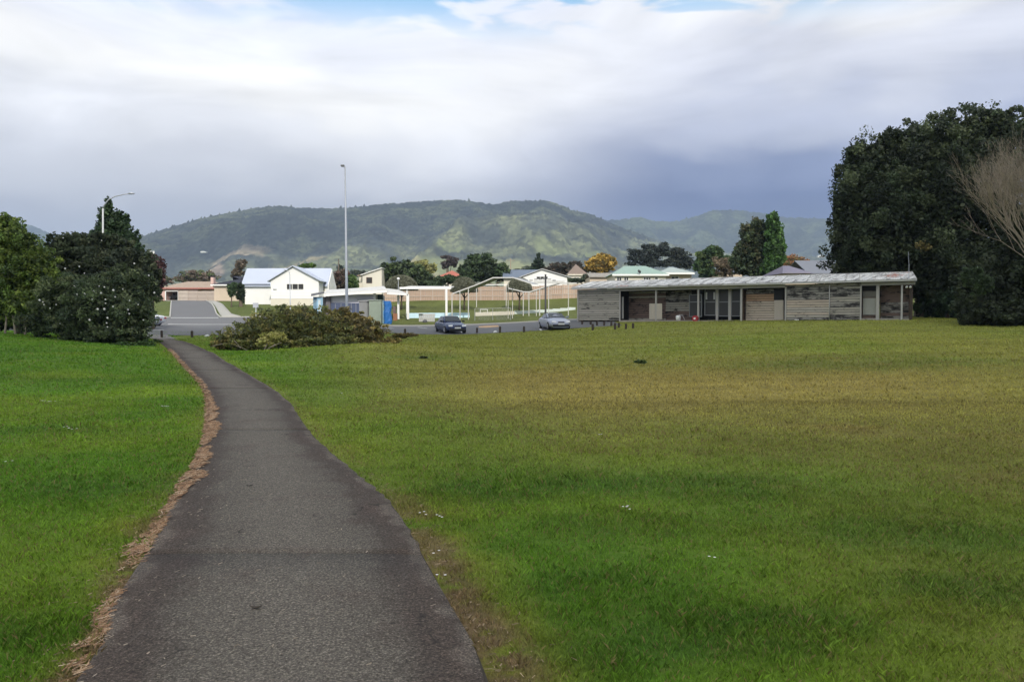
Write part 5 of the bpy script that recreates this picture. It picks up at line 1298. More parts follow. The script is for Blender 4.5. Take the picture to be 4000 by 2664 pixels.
# ------------------------------------------------------------ poles and lamps
def pole_thing(name, label, px, d, top_py, r0, r1, mat, extra=None, group=None, lean=0):
    b = onground(px, d); t = P(px+lean, top_py, d)-b; root = empty(name, b, 0, label, 'lamp post' if 'lamp' in name or 'flood' in name else 'pole', group)
    MB().tube([(0, 0, -.1), (0, 0, .0), t], [r0, r0, r1], 10).build('pole', mat, root, True)
    if extra: extra(root, b, t)
    return root
def ex_flood(root, b, t):
    MB().tube([t+Vector((-.02,0,-.02)), t+Vector((-.12, -.05, .05))], [.06, .05], 8).build('bracket', poleM, root)
    MB().box(t.x-.32, t.x-.05, -.18, .12, t.z+.0, t.z+.13).build('lamp_head', simple('lamp_head_dark', (.12,.12,.13), .5), root, bevel=.02)
pole_thing('floodlight_pole', 'very tall slender grey floodlight pole rising behind the brush heap', 1356, 62, 652, .13, .055, poleM, ex_flood, lean=-8)
def ex_arm(root, b, t):
    q = [t, P(410, 797, 58)-b, P(425, 780, 58)-b, P(450, 768, 58)-b, P(480, 761, 58)-b, P(505, 757, 58)-b]
    MB().tube(q, [.06, .05, .045, .04, .035, .035], 8).build('arm', poleM, root, True)
    a = P(500, 757, 58)-b; MB().tube([a, a+Vector((.2, 0, .02)), a+Vector((.48, 0, .0))], [.05, .09, .05], 8).build('lamp_head', poleM, root, True)
pole_thing('street_lamp', 'street lamp with long curved arm among the trees at left', 402, 58, 815, .09, .06, simple('pale_pole', (.55,.55,.55), .5), ex_arm)
def ex_short(root, b, t):
    d = 100; q = [t, P(1129, 1062, d)-b, P(1122, 1056, d)-b]; MB().tube(q, [.05, .045, .04], 6).build('arm', poleM, root); a = P(1122, 1056, d)-b
    MB().tube([a, a+Vector((-.45, 0, .03))], [.07, .05], 8).build('lamp_head', poleM, root)
pole_thing('street_lamp', 'short grey street lamp in front of the white gabled house', 1135, 100, 1072, .075, .05, poleM, ex_short, lean=-3)
pole_thing('dark_post', 'plain black post between the silver car and the arched shelter', 2131, 86, 1072, .11, .10, blackM)
def ex_globe(root, b, t):
    mb = MB(); mb.tube([t+Vector((0,0,z)) for z in (-.02,.04,.14,.24,.30)], [.05,.14,.18,.14,.04], 12); mb.build('globe', whiteP, root, True)
pole_thing('globe_lamp', 'small white globe lamp on a thin pole behind the pool canopy', 1556, 92, 1094, .035, .03, poleM, ex_globe)
pole_thing('utility_pole', 'thin dark utility pole behind the right roof of the white house', 1323, 160, 1012, .12, .09, barkM)
def ex_x(root, b, t):
    MB().box(-.9, .9, -.05, .05, t.z-.5, t.z-.38).build('crossarm', paleBark, root)
pole_thing('utility_pole', 'pale utility pole with a crossarm behind the middle of the pool shelter', 1995, 170, 1010, .12, .09, paleBark, ex_x)
def ex_sign(root, b, t):
    MB().box(-.33, .33, -.05, -.03, t.z-.55, t.z+.02).build('sign_face', simple('grey_sign_face', (.40,.42,.45), .5), root)
b_ = pole_thing('notice_board', 'small blank grey sign on a post before the white house lawn', 1000, 92, 1184, .045, .045, poleM, ex_sign)
b_['category'] = 'sign'
# slatted white vent tower seen above the purple tree
b = onground(588, 230); vt = empty('slatted_tower', b, 0, 'white vertical slats of a rooftop unit showing above the purple tree', 'vent tower')
for k in range(4):
    a = P(577+k*7.2, 1005, 230)-b; c_ = P(577+k*7.2+4.5, 981, 230)-b; MB().box(a.x, c_.x, -.1, .1, a.z, c_.z).build('slat', whiteP, vt)
a = P(576, 1120, 230)-b; c_ = P(602, 1004, 230)-b; MB().box(a.x, c_.x, .11, 1.5, -1, c_.z).build('tower_body', greyShed, vt)

# ------------------------------------------------------------ houses
class Hs:
    """house frame: origin on the ground at depth d, x and z in metres measured from photo pixels at that depth"""
    def __init__(s, name, label, px, py_base, d, cat='house'):
        s.d = d; s.k = d/FPX; o = P(px, py_base, d); s.o = o; s.px = px
        s.root = empty(name, o, 0, label, cat)
    def x(s, px, y=0): return (px-CX)/FPX*(s.d+y) - s.o.x
    def z(s, py, y=0): return EYE+(HY-py)/FPX*(s.d+y) - s.o.z
    def box(s, name, pa, pb, pt, pbm, y0, y1, mat, **kw):
        return MB().box(s.x(pa, y0), s.x(pb, y0), y0, y1, s.z(pbm, y0), s.z(pt, y0)).build(name, mat, s.root, **kw)
    def window(s, pa, pb, pt, pb2, y, n=1, fr=None, t=.06):
        xa, xb, z0, z1 = s.x(pa, y), s.x(pb, y), s.z(pb2, y), s.z(pt, y); m = MB(); w = (xb-xa)/n
        m.box(xa, xb, y-.05, y-.005, z0, z0+t); m.box(xa, xb, y-.05, y-.005, z1-t, z1)
        for i in range(n+1): xx = min(max(xa+i*w-t/2, xa), xb-t); m.box(xx, xx+t, y-.048, y-.007, z0+t, z1-t)
        f = m.build('window', fr or whiteP, s.root)
        for i in range(n): MB().box(xa+i*w+t*.5, xa+(i+1)*w-t*.5, y-.022, y-.012, z0+t, z1-t).build('pane', darkGlass, f)
        return f
def gable_roof_x(h, name, xa, xb, y0, y1, ze, zr, mat, t=.12, ov=.35):
    """ridge along x"""
    ym = (y0+y1)/2; g = (zr-ze)/(ym-y0); m = MB()
    MB().slab([(xa, y0-ov, ze-g*ov), (xb, y0-ov, ze-g*ov), (xb, ym, zr), (xa, ym, zr)], (0, 0, t)).build(name, mat, h.root)
    MB().slab([(xb, y1+ov, ze-g*ov), (xa, y1+ov, ze-g*ov), (xa, ym+.01, zr), (xb, ym+.01, zr)], (0, 0, t)).build(name, mat, h.root)
def gable_roof_y(h, name, xa, xb, y0, y1, ze, zr, mat, t=.12, ov=.3, xr=None):
    xm = xr if xr is not None else (xa+xb)/2
    gl = (zr-ze)/(xm-xa); gr = (zr-ze)/(xb-xm)
    MB().slab([(xa-ov, y0, ze-gl*ov), (xm, y0, zr), (xm, y1, zr), (xa-ov, y1, ze-gl*ov)][::-1], (0, 0, t)).build(name, mat, h.root)
    MB().slab([(xb+ov, y0, ze-gr*ov), (xm+.01, y0, zr), (xm+.01, y1, zr), (xb+ov, y1, ze-gr*ov)], (0, 0, t)).build(name, mat, h.root)
def hip_roof(h, name, xa, xb, y0, y1, ze, zr, hipx, mat, ov=.4, fascia=None):
    xa -= ov; xb += ov; y0 -= ov; y1 += ov; ym = (y0+y1)/2
    V = [(xa,y0,ze),(xb,y0,ze),(xb,y1,ze),(xa,y1,ze),(xa+hipx,ym,zr),(xb-hipx,ym,zr)]
    MB().add(V, [(0,1,5,4),(1,2,5),(2,3,4,5),(3,0,4),(0,3,2,1)]).build(name, mat, h.root)
    if fascia: MB().box(xa+.02, xb-.02, y0-.03, y0+.1, ze-.24, ze-.005).build('fascia', fascia, h.root)
def boards(h, xa, xb, y, z0, z1, mat, bh=.3, name='weatherboard'):
    n = int((z1-z0)/bh); unit_h = (z1-z0)/n
    me = None
    for i in range(n):
        if me is None:
            o = MB().add([(0,0,0),(1,0,0),(1,.04,0),(0,.04,0),(0,.02,1.03),(1,.02,1.03),(1,.04,1.03),(0,.04,1.03)], [(0,3,2,1),(4,5,6,7),(0,1,5,4),(1,2,6,5),(2,3,7,6),(3,0,4,7)]).build(name, mat, h.root); me = o.data
        else: o = bpy.data.objects.new(name, me); C.objects.link(o); o.parent = h.root
        o.location = (xa, y-.042, z0+i*unit_h); o.scale = (xb-xa, 1, unit_h-.012)

# white gabled house
h = Hs('white_gabled_house', 'large white house with front gable and pale blue iron roof', 1147, 1193, 115)
za, ze, zb = h.z(1043), h.z(1096), h.z(1193)
xl, xr_, xm_ = h.x(1059), h.x(1246), h.x(1147)
MB().prism([(xl, zb-1), (xr_, zb-1), (xr_, ze), (xm_, za), (xl, ze)], 0, 7).build('wall', whiteP, h.root)
MB().box(xl-.02, xr_+.02, -.02, .5, zb-.6, h.z(1168)).build('foundation', creamP, h.root)
gable_roof_y(h, 'roof', xl, xr_, -.35, 7.5, ze+.05, za+.05, zincM, ov=.45, xr=xm_)
z2e, z2r = h.z(1112, 3), h.z(1052, 5.5)
bl, br = h.x(958, 3), h.x(1286, 3)
MB().box(bl, xl-.01, 3, 8, zb-1, z2e+.02).build('left_wing_wall', whiteP, h.root)
MB().box(xr_+.01, br, 3, 8, zb-1, z2e+.02).build('right_wing_wall', whiteP, h.root)
MB().prismx([(3.0, z2e), (8, z2e), (5.5, z2r-.05)], bl+.05, br-.05).build('gable_wall', whiteP, h.root)
gable_roof_x(h, 'roof', h.x(945, 3), h.x(1282, 3)+.0, 3, 8, z2e, z2r, zincM)
h.window(1120, 1189, 1108, 1133, -.0, 3, whiteP, .09); h.window(1253, 1271, 1117, 1138, 3, 1, creamP, .1)
h.box('gutter', 951, 1056, 1110, 1113, 2.55, 2.65, navyM)
for pz in (1130, 1160): pass
boards(h, xl+.05, xr_-.05, 0, h.z(1167), h.z(1134), whiteP, .42)
h.box('meter_box', 1068, 1082, 1129, 1132, -.1, -.045, greyShed)

# small cream house with single pitch
h = Hs('cream_house', 'small cream house with a steep single pitch roof behind the pool sheds', 1440, 1133, 130)
MB().prism([(h.x(1417), h.z(1135)-3), (h.x(1492), h.z(1135)-3), (h.x(1492), h.z(1051)), (h.x(1417), h.z(1076))], 0, 7).build('wall', simple('pale_cream', (.66,.62,.52), .6, .05, 1), h.root)
MB().box(h.x(1398), h.x(1417)-.01, 1.2, 7, h.z(1135)-3, h.z(1080)).build('side_wall', creamP, h.root)
MB().slab([(h.x(1410), -.3, h.z(1077)), (h.x(1494), -.3, h.z(1049)), (h.x(1494), 7.3, h.z(1049)), (h.x(1410), 7.3, h.z(1077))], (0, 0, .14)).build('roof', whiteP, h.root)
MB().slab([(h.x(1392), .9, h.z(1078)), (h.x(1418), .9, h.z(1074)), (h.x(1418), 7.3, h.z(1068)), (h.x(1392), 7.3, h.z(1072))], (0, 0, .15)).build('roof', tanRoof, h.root)
h.window(1432, 1455, 1084, 1107, 0, 1, simple('brown_frame', (.12,.07,.05), .6), .08)
h.window(1440, 1452, 1123, 1129, 0, 1, whiteP, .05)

# pink house with garage
h = Hs('pink_house', 'low pink house with an open garage at the end of the street', 680, 1173, 152)
hip_roof(h, 'roof', h.x(622), h.x(850), 1, 12, h.z(1124), h.z(1100, 6), 3.5, tanRoof, .5, simple('red_fascia', (.42,.16,.13), .6))
zg = h.z(1137)
h.box('wall', 633, 648, 1122, 1175, 1, 11, pinkP); h.box('wall', 698, 776, 1124, 1175, 1, 11, pinkP); h.box('lintel', 648, 698, 1122, 1138, 1, 1.3, pinkP)
h.box('garage_back', 648, 698, 1124, 1175, 7, 7.3, darkV); h.box('wing_wall', 776, 850, 1130, 1175, 3, 11, pinkP)
h.box('garage_door_frame', 646, 650, 1137, 1174, .9, .99, whiteP); h.box('garage_door_frame', 696, 700, 1137, 1174, .9, .99, whiteP); h.box('garage_door_frame', 650, 696, 1136, 1139, .9, .99, whiteP)
h.box('garage_floor', 648, 698, 1173, 1176, 1.0, 7, concM)
h.box('side_fence', 600, 632, 1135, 1168, 2, 2.1, timberF2)
p = P(664, 1172, 156.5); car(Vector((p.x, 156.5, p.z+.05)), R(0), whiteCar, 'pale car parked inside the open garage of the pink house', L_=4.0, Ht=1.5)
# chimney house with navy roof
h = Hs('navy_roof_house', 'beige house with dark navy hip roof beside the white house', 880, 1173, 140)
hip_roof(h, 'roof', h.x(838), h.x(985), 0, 11, h.z(1112), h.z(1080, 5.5), 6.0, navyM, .5, whiteP)
h.box('wall', 838, 985, 1112, 1176, 0, 10, beigeP)
h.box('chimney', 825, 836, 1084, 1122, 1, 2, pinkP); h.box('chimney_cap', 825, 836, 1078, 1084, 1.1, 1.9, blackM)
h.window(905, 925, 1128, 1150, 0, 2)
# red roof
h = Hs('red_roof_house', 'house with a faded red tile roof between the dark trees', 1755, 1110, 165)
hip_roof(h, 'roof', h.x(1722), h.x(1800), 0, 9, h.z(1080), h.z(1057, 4), 2.5, redRoof, .4); h.box('wall', 1722, 1800, 1080, 1125, 0, 9, creamP)
h.window(1730, 1745, 1086, 1096, 0)
# white & slate gable
h = Hs('slate_roof_house', 'white gabled house with slate blue roof wing behind the pool shelter', 2117, 1130, 135)
za, ze = h.z(1053), h.z(1082)
MB().prism([(h.x(2040), h.z(1150)), (h.x(2215), h.z(1150)), (h.x(2215), h.z(1084)), (h.x(2117), h.z(1055)), (h.x(2040), h.z(1084))], 0, 8).build('wall', whiteP, h.root)
gable_roof_y(h, 'roof', h.x(2035), h.x(2220), -.3, 8, h.z(1083), za, simple('pale_roof_iron', (.5,.5,.5), .6), ov=.5, xr=h.x(2117))
gable_roof_x(h, 'roof', h.x(1963), h.x(2110), 2, 9, h.z(1085, 2), h.z(1057, 5.5), slateRoof)
h.box('wing_wall', 1968, 2040, 1085, 1150, 2.2, 9, creamP)
for k in range(7):
    xa = 2050+k*18; zt = 1090 if 1 < k < 6 else 1094; h.box('louvre', xa, xa+13, zt, zt+2.5, -.06, -.01, simple('louvre_grey', (.16,.16,.17), .7) if k == 0 else MATS['louvre_grey'])
h.box('verandah_rail', 2085, 2205, 1098, 1100, -.3, -.25, greyShed); h.window(2095, 2140, 1080, 1092, 0, 3)
# brown roof
h = Hs('brown_roof_house', 'low house with brown tile hip roof left of the orange tree', 2250, 1120, 150)
hip_roof(h, 'roof', h.x(2222), h.x(2290), 0, 9, h.z(1072), h.z(1033, 4.5), 2.0, brownRoof, .3, creamP); h.box('wall', 2222, 2290, 1070, 1130, 0, 9, creamP)
h.window(2240, 2262, 1084, 1094, 0, 2)
# green hip roof house
h = Hs('green_roof_house', 'wide white house with pale green hip iron roof seen over the pavilion', 2520, 1110, 105)
hip_roof(h, 'roof', h.x(2400), h.x(2600), 0, 9, h.z(1072), h.z(1040, 4.5), 2.4, greenRoof, .4, whiteP)
hip_roof(h, 'roof', h.x(2590), h.x(2712), 1.5, 9, h.z(1066, 1.5), h.z(1044, 5), 2.2, simple('dull_green_roof', (.30,.35,.33), .5, .1, 1), .3, whiteP)
h.box('wall', 2402, 2600, 1072, 1125, 0, 9, creamP); h.box('wing_wall', 2600, 2700, 1068, 1125, 2, 9, beigeP)
for a, b, n in ((2408, 2428, 2), (2436, 2455, 2), (2512, 2542, 3), (2556, 2570, 1)): h.window(a, b, 1083, 1098, 0, n)
h.window(2620, 2650, 1080, 1094, 2, 2)
MB().tube([(h.x(2495), 0-.5, h.z(1075)), (h.x(2495), -.5, h.z(1056))], .03, 6).build('aerial_pole', poleM, h.root)
MB().tube([(h.x(2494), -.5, h.z(1062)), (h.x(2496), -.62, h.z(1060))], [.28, .1], 12).build('satellite_dish', blackM, h.root)
h = Hs('grey_roof_outbuilding', 'long low shed with grey brown roof in front of the orange tree', 2350, 1110, 118)
gable_roof_x(h, 'roof', h.x(2300), h.x(2420), 0, 7, h.z(1083), h.z(1070, 3.5), simple('grey_brown_roof', (.26,.24,.21), .8, .1, 1)); h.box('wall', 2303, 2417, 1083, 1125, 0, 7, beigeP)
h = Hs('lilac_roof_house', 'small house with pale lilac roof between the trees over the pavilion', 2850, 1110, 130)
hip_roof(h, 'roof', h.x(2822), h.x(2900), 0, 8, h.z(1068), h.z(1046, 4), 2.0, simple('lilac_roof', (.26,.27,.36), .6), .3); h.box('wall', 2825, 2897, 1066, 1125, 0, 8, beigeP)
h = Hs('purple_roof_house', 'low purple grey hip roof right of the column tree', 3100, 1110, 95)
hip_roof(h, 'roof', h.x(3060), h.x(3165), 0, 8, h.z(1069), h.z(1039, 4), 1.6, purpleRoof, .3); h.box('wall', 3063, 3162, 1066, 1125, 0, 8, beigeP)
h = Hs('grey_gable_house', 'larger grey gable roof partly behind the dark evergreen', 3220, 1110, 112)
gable_roof_x(h, 'roof', h.x(3150), h.x(3300), 0, 10, h.z(1068), h.z(1022, 5), simple('grey_gable_roof', (.15,.16,.19), .6, .08, 1)); h.box('wall', 3155, 3300, 1066, 1125, 0, 10, beigeP)
# distant farm buildings on the lower slopes
def far_shed(px, py, w, hgt, d, label):
    o = P(px, py, d); r_ = empty('farm_shed', o, 0, label, 'shed'); MB().box(-w/2, w/2, 0, 8, -1.5, hgt).build('wall', whiteP, r_); MB().prism([(-w/2-.5, hgt+.01), (w/2+.5, hgt+.01), (0, hgt+.7)], -.5, 8.5).build('roof', whiteP, r_)
far_shed(793, 984, 11, .7, 1560, 'tiny white farm building on the hillside above the navy roof'); far_shed(3208, 1003, 12, 2.4, 1500, 'tiny white farm building below the right hill beside the dark evergreen')

# ------------------------------------------------------------ boundary fences
def fence(label, pa, da, pb, db, ptop_h, n, mat, name='timber_fence', hgt=1.8):
    a = onground(pa, da); b = onground(pb, db); root = empty(name, a, 0, label, 'fence')
    dv = (b-a); dv.z = 0; L_ = dv.length; u = dv/L_; ang_ = math.atan2(u.y, u.x); root.rotation_euler.z = ang_
    for i in range(n):
        x0 = L_*i/n; x1_ = L_*(i+1)/n; xm2 = (x0+x1_)/2; g = h1(a.x+u.x*xm2, a.y+u.y*xm2)-a.z
        m = MB(); K = max(4, int((x1_-x0)/.3)); w = (x1_-x0-.02)/K
        for k in range(K): m.box(x0+k*w+.012, x0+(k+1)*w-.012, -.02, 0, g-.1, g+hgt+random.uniform(-.02, .02))
        m.build('fence_panel', mat if (i*7) % 5 else simple('fence_timber_v'+name[0]+str(i)+str(int(pa)), (.46,.34,.26) if mat == timberF else (.50,.43,.36), .85, .14, 2.5, .3, 0, (9, 9, .6)), root, kind='stuff')
        MB().box(x0-.06, x0+.06, -.12, -.025, g-.2, g+hgt+.02).build('post', timberF2, root)
        MB().box(x0+.07, x1_-.07, -.08, -.026, g+hgt*.28, g+hgt*.28+.1).build('rail', timberF2, root)
        MB().box(x0+.07, x1_-.07, -.08, -.026, g+hgt*.72, g+hgt*.72+.1).build('rail', timberF2, root)
fence('long tan timber fence along the back of the pool grounds', 1500, 111, 2330, 116, 0, 18, timberF, hgt=2.0)
fence('beige paling fence closing the far end of the street', 700, 150.5, 885, 148, 0, 5, timberF2, hgt=1.9)
fence('weathered fence at the left rear of the navy roofed house', 560, 152, 632, 152, 0, 2, timberF2, hgt=1.7)

# ------------------------------------------------------------ pool grounds
# changing shed
h = Hs('changing_shed', 'low white pool changing shed with sloping white roof and blue end', 1360, 1250, 84, 'shed')
def hp(px, py, y): return (h.x(px, y), y, h.z(py, y))
h.box('blue_end_wall', 1224, 1266, 1160, 1262, .3, 4, simple('worn_blue_wall', (.16,.27,.36), .7, .35, 1.6, .1)); h.box('blue_panel', 1238, 1262, 1163, 1262, .2, .28, blueWall); h.box('dark_gap', 1262, 1272, 1160, 1262, .21, .29, blackM)  # the dark gap is a solid black strip standing for shade
h.box('door', 1244, 1253, 1172, 1262, .1, .18, simple('white_blue_door', (.55,.62,.66), .6, .1, 2)); h.box('dark_wall', 1273, 1291, 1158, 1262, .0, 4, simple('charcoal_wall', (.13,.12,.13), .8, .2, 2))
h.box('wall', 1291, 1470, 1150, 1185, .3, 6, simple('lavender_white_wall', (.66,.65,.70), .6, .05, 1)); h.box('lower_wall', 1291, 1410, 1184, 1262, .25, 6, dkBlue)
for px in (1310, 1332, 1372, 1390): h.box('panel_joint', px, px+1.4, 1186, 1262, .19, .24, greyShed)
MB().slab([hp(1216, 1158, -.3), hp(1268, 1146, -.3), hp(1268, 1143, 4.5), hp(1216, 1152, 4.5)], (0, 0, .12)).build('small_roof', simple('dark_small_roof', (.1,.1,.11), .7), h.root)
MB().slab([hp(1268, 1155, -.6), hp(1440, 1145, -.6), hp(1512, 1138, -.6), hp(1500, 1125, 6.5), hp(1440, 1130, 6.5), hp(1280, 1140, 6.5)], (0, 0, .22)).build('roof', oldWhite, h.root)
MB().slab([hp(1268, 1158, -.75), hp(1512, 1143, -.75), hp(1512, 1134, -.75), hp(1268, 1149, -.75)], (0, .1, 0)).build('fascia', whiteP, h.root)
h.box('white_box', 1459, 1468, 1146, 1170, .1, .28, whiteP)
h.box('gutter_trim', 1396, 1460, 1168, 1174, .05, .22, simple('grey_trim', (.3,.3,.31), .6))
h.box('recess', 1470, 1496, 1150, 1180, 1.2, 1.3, simple('teal_dark', (.05,.09,.09), .8))
MB().slab([hp(1512, 1143, -.6), hp(1594, 1149, -.6), hp(1594, 1155, -.6), hp(1512, 1150, -.6)][::-1], (0, .15, 0)).build('canopy_beam', whiteP, h.root)
MB().slab([hp(1480, 1142, -.5), hp(1592, 1151, -.5), hp(1560, 1136, 6), hp(1490, 1128, 6)], (0, 0, .1)).build('canopy_roof', oldWhite, h.root)
def col(h, px, w, pt, pb_, y, mat=whiteP, name='post', base=1): return h.box(name, px-w/2, px+w/2, pt, pb_, y, y+w*h.k*base, mat)
col(h, 1556, 8, 1150, 1247, .6); col(h, 1594, 8, 1150, 1247, -.6)
# portal frame
h = Hs('white_portal_frame', 'white flat portal frame canopy right of the changing shed', 1660, 1240, 88, 'canopy')
MB().slab([(h.x(1562), 0, h.z(1128)), (h.x(1763), 0, h.z(1127)), (h.x(1775, 2.5), 2.5, h.z(1122, 2.5)), (h.x(1600, 2.5), 2.5, h.z(1121, 2.5))], (0, 0, .1)).build('roof_sheet', oldWhite, h.root)
MB().box(h.x(1562), h.x(1763), -.12, -.01, h.z(1130), h.z(1122)).build('beam', whiteP, h.root)
col(h, 1744, 8, 1130, 1238, -.1); col(h, 1590, 6, 1130, 1238, .1)
# small things by the shed
def ribbed(name, label, pa, pb, pt, d, mat, depth, cat, rnd_=False):
    b = onground((pa+pb)/2, d); k = d/FPX; w = (pb-pa)*k/2; hz = EYE+(HY-pt)/FPX*d-b.z; root = empty(name, b, 0, label, cat)
    prof = []
    n = 28
    for i in range(n+1):
        x = -w+2*w*i/n; prof.append((x, -depth/2+(.035 if i % 2 else 0)+(.25*(abs(x/w)**6) if rnd_ else 0)))
    V = [(x, y, -.1) for x, y in prof]+[(x, y, hz) for x, y in prof]; m = len(prof)
    F = [(i, i+1, m+i+1, m+i) for i in range(n)]
    V += [(-w, depth/2, -.1), (w, depth/2, -.1), (-w, depth/2, hz), (w, depth/2, hz)]; q = 2*m
    F += [(0, m, q+2, q), (n, q+1, q+3, m+n), (q, q+2, q+3, q+1), tuple([m+i for i in range(n+1)]+[q+3, q+2])]
    MB().add(V, F).build('wall', mat, root)
    MB().box(-w-.05, w+.05, -depth/2-.05, depth/2+.05, hz+.003, hz+.07).build('lid', mat, root)
    return root
ribbed('grey_tank', 'grey ribbed metal water tank at the corner of the changing shed', 1405, 1440, 1178, 80, greyShed, 1.0, 'tank', True)
ribbed('green_locker_shed', 'pale green ribbed metal shed beside the blue tarpaulin', 1447, 1493, 1175, 79.5, greenShed, 1.3, 'shed')
b = onground(1515, 79); t = empty('tarpaulin_stack', b, 0, 'bright blue tarpaulin wrapped round a tall stack beside the green shed', 'tarpaulin')
V = []; F = []; hz = EYE+(HY-1176)/FPX*79-b.z; rr2 = random.Random(4); K = 18; LV = 8
for i in range(LV+1):
    for j in range(K):
        a = j/K*2*math.pi; s = (1.0-.12*i/LV)*(1+rr2.uniform(-.09, .09)); V.append((.40*s*math.copysign(abs(math.cos(a))**.6, math.cos(a))+.05*math.sin(i*1.3), .4*s*math.copysign(abs(math.sin(a))**.6, math.sin(a)), -.05+(hz+.05)*i/LV))
for i in range(LV):
    for j in range(K): F.append((i*K+j, i*K+(j+1) % K, (i+1)*K+(j+1) % K, (i+1)*K+j))
F.append(tuple(LV*K+j for j in range(K)))
MB().add(V, F).build('cover', blueM, t)
MB().box(-.43, -.37, -.48, -.42, 0, hz+.05).build('edge_pole', blueWall, t)
b = onground(1545, 83); t = empty('rusty_drum_rack', b, 0, 'rust brown stacked boxes under the white canopy', 'boxes')
MB().box(-.22, .2, -.2, .2, 0, .75).build('lower_box', rustM, t); MB().box(-.25, .05, -.18, .18, .76, 1.5).build('upper_box', simple('dull_brown_box', (.14,.10,.09), .8), t)
b = onground(1668, 82); t = empty('slatted_bin_screen', b, 0, 'white slatted screen standing on the grass before the pool', 'screen')
for i in range(8): MB().box(-.86+i*.215, -.86+i*.215+.19, -.03, .0, .02, .86).build('slat', palePost, t)
MB().box(-.88, .88, .005, .05, .7, .78).build('rail', palePost, t); MB().box(-.98, -.4, -.3, .05, .87, .91).build('top_board', whiteP, t)
b = onground(1660, 81); mb = MB(); mb.tube([(0,0,0),(0,0,.1),(0,0,.25),(0,0,.33)], [.26,.27,.2,.05], 10); o = mb.build('dark_mound', simple('dark_grey_bag', (.1,.1,.1), .8), None, True); o.location = b; tag(o, 'dark grey bag slumped before the white slatted screen', 'bag')
# pool wall
def poolwall(label, p0, d0, p1, d1, mat, hgt, n, base_lift=0):
    a = onground(p0, d0); b = onground(p1, d1); root = empty('pool_wall', a, math.atan2(b.y-a.y, b.x-a.x), label, 'wall'); L_ = math.hypot(b.x-a.x, b.y-a.y)
    for i in range(n):
        x0 = L_*i/n; g = h1(a.x+(b.x-a.x)*(i+.5)/n, a.y+(b.y-a.y)*(i+.5)/n)-a.z
        MB().box(x0, x0+L_/n-.015, 0, .2, g-.2, g+hgt).build('wall_panel', mat, root)
poolwall('pale blue low pool wall behind the dark blue car', 1590, 87, 1835, 90, poolBlue, .58, 9)
poolwall('cream low wall left of the grey mesh gate', 1860, 93, 2010, 97, creamP, .45, 5)
poolwall('long pale low wall of the pool reaching to the pavilion', 2012, 98, 2248, 104, simple('pale_wall', (.60,.66,.62), .7, .1, 1), .40, 8)
# arched shelter: thin folded white roofs on slim posts
def shelter(label, prof_px, d, dep, posts, name='arched_shelter', dx=0):
    dep *= .5; dx *= .35
    h = Hs(name, label, prof_px[0][0], 1240, d, 'shelter')
    for (a, b) in zip(prof_px[:-1], prof_px[1:]):
        q = [(h.x(a[0]), 0, h.z(a[1])), (h.x(b[0]), 0, h.z(b[1])), (h.x(b[0])+dx, dep, h.z(b[1])-.0), (h.x(a[0])+dx, dep, h.z(a[1])-.0)]
        MB().slab([Vector(v)+Vector((0, .02, 0)) for v in q], (0, 0, .05)).build('roof_panel', simple('shelter_roof', (.30,.31,.33), .6, .05, 1) if 'shelter_roof' not in MATS else MATS['shelter_roof'], h.root)
        MB().slab([(q[0][0], -.06, q[0][2]-.05), (q[1][0], -.06, q[1][2]-.05), (q[1][0], -.06, q[1][2]+.08), (q[0][0], -.06, q[0][2]+.08)], (0, .07, 0)).build('edge_beam', oldWhite, h.root)
    for (px, py, y, wpx) in posts:
        x = h.x(px, y); w = wpx*h.k/2*.8; ab = h.root.location; g = h1(ab.x+x, ab.y+y)-ab.z
        MB().box(x-w, x+w, y-w, y+w, g-.1, h.z(py, y)).build('post', palePost, h.root)
    return h
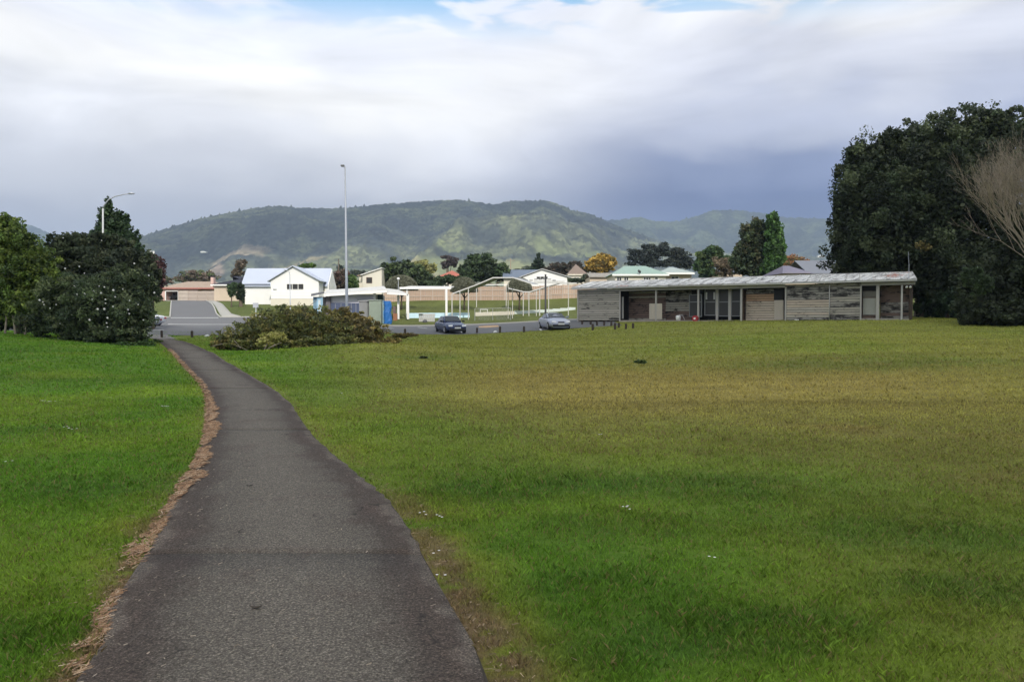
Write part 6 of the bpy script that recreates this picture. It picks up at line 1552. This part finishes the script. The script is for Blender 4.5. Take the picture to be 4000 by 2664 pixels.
shelter('left arched pool shelter with white folded roof edge on slim posts', [(1768,1148),(1858,1115),(1926,1086),(2006,1086),(2078,1110)], 86, 3.0,
        [(1766,1148,0,5),(1797,1139,0,4.5),(1830,1128,0,4.5),(2002,1127,2.9,3.5),(1985,1100,2.9,3)], dx=2.2)
shelter('right pool shelter roof dipping between the black post and the pavilion', [(1985,1127),(2046,1141),(2070,1141),(2136,1120),(2180,1107),(2252,1107)], 95, 3.0,
        [(2044,1141,0,4),(2066,1141,0,4),(2095,1132,0,3.5),(2108,1129,0,5),(2143,1118,0,4),(2220,1107,0,3.5)], dx=1.0)
h = Hs('long_shade_rail', 'thin white horizontal rail behind the arched shelter', 1860, 1240, 99, 'rail')
h.box('rail', 1858, 1980, 1111, 1114, 0, .1, whiteP); h.box('post', 1860, 1863, 1114, 1200, 0, .1, palePost); h.box('post', 1976, 1979, 1114, 1200, 0, .1, palePost)
# wire mesh fence across the pool lawn
def mesh_fence():
    P0 = [(1855, 84), (1925, 84.5), (1995, 85)]; b = onground(1855, 84); root = empty('wire_fence', b, 0, 'thin grey wire mesh fence standing on the pool lawn', 'fence')
    pts_ = [onground(px, d)-b for px, d in P0]
    for q in pts_: MB().tube([q+Vector((0,0,-.1)), q+Vector((0,0,1.35))], .03, 6).build('post', greyShed, root)
    for a, c_ in zip(pts_[:-1], pts_[1:]):
        MB().tube([a+Vector((0,0,1.33)), c_+Vector((0,0,1.33))], .018, 5).build('rail', greyShed, root)
        m = MB(); u = (c_-a); n = 16
        for i in range(n):
            for s in (0, 1):
                t0 = i/n; t1 = (i+4)/n if i+4 <= n else 1; z0, z1 = (0, 1.3) if s == 0 else (1.3, 0)
                if i+4 > n: continue
                m.tube([a+u*t0+Vector((0,0,z0+.02)), a+u*t1+Vector((0,0,z1+.02))], .006, 3, False)
        m.build('wire_mesh', greyShed, root, kind='stuff')
mesh_fence()
h = Hs('white_goal_frame', 'thin white frame near the pool wall below the arched shelter', 1890, 1230, 92, 'frame')
h.box('crossbar', 1875, 1905, 1208, 1210, 0, .06, whiteP); h.box('upright', 1875, 1877, 1210, 1226, 0, .06, whiteP); h.box('upright', 1903, 1905, 1210, 1226, 0, .06, whiteP)
print('scene built')
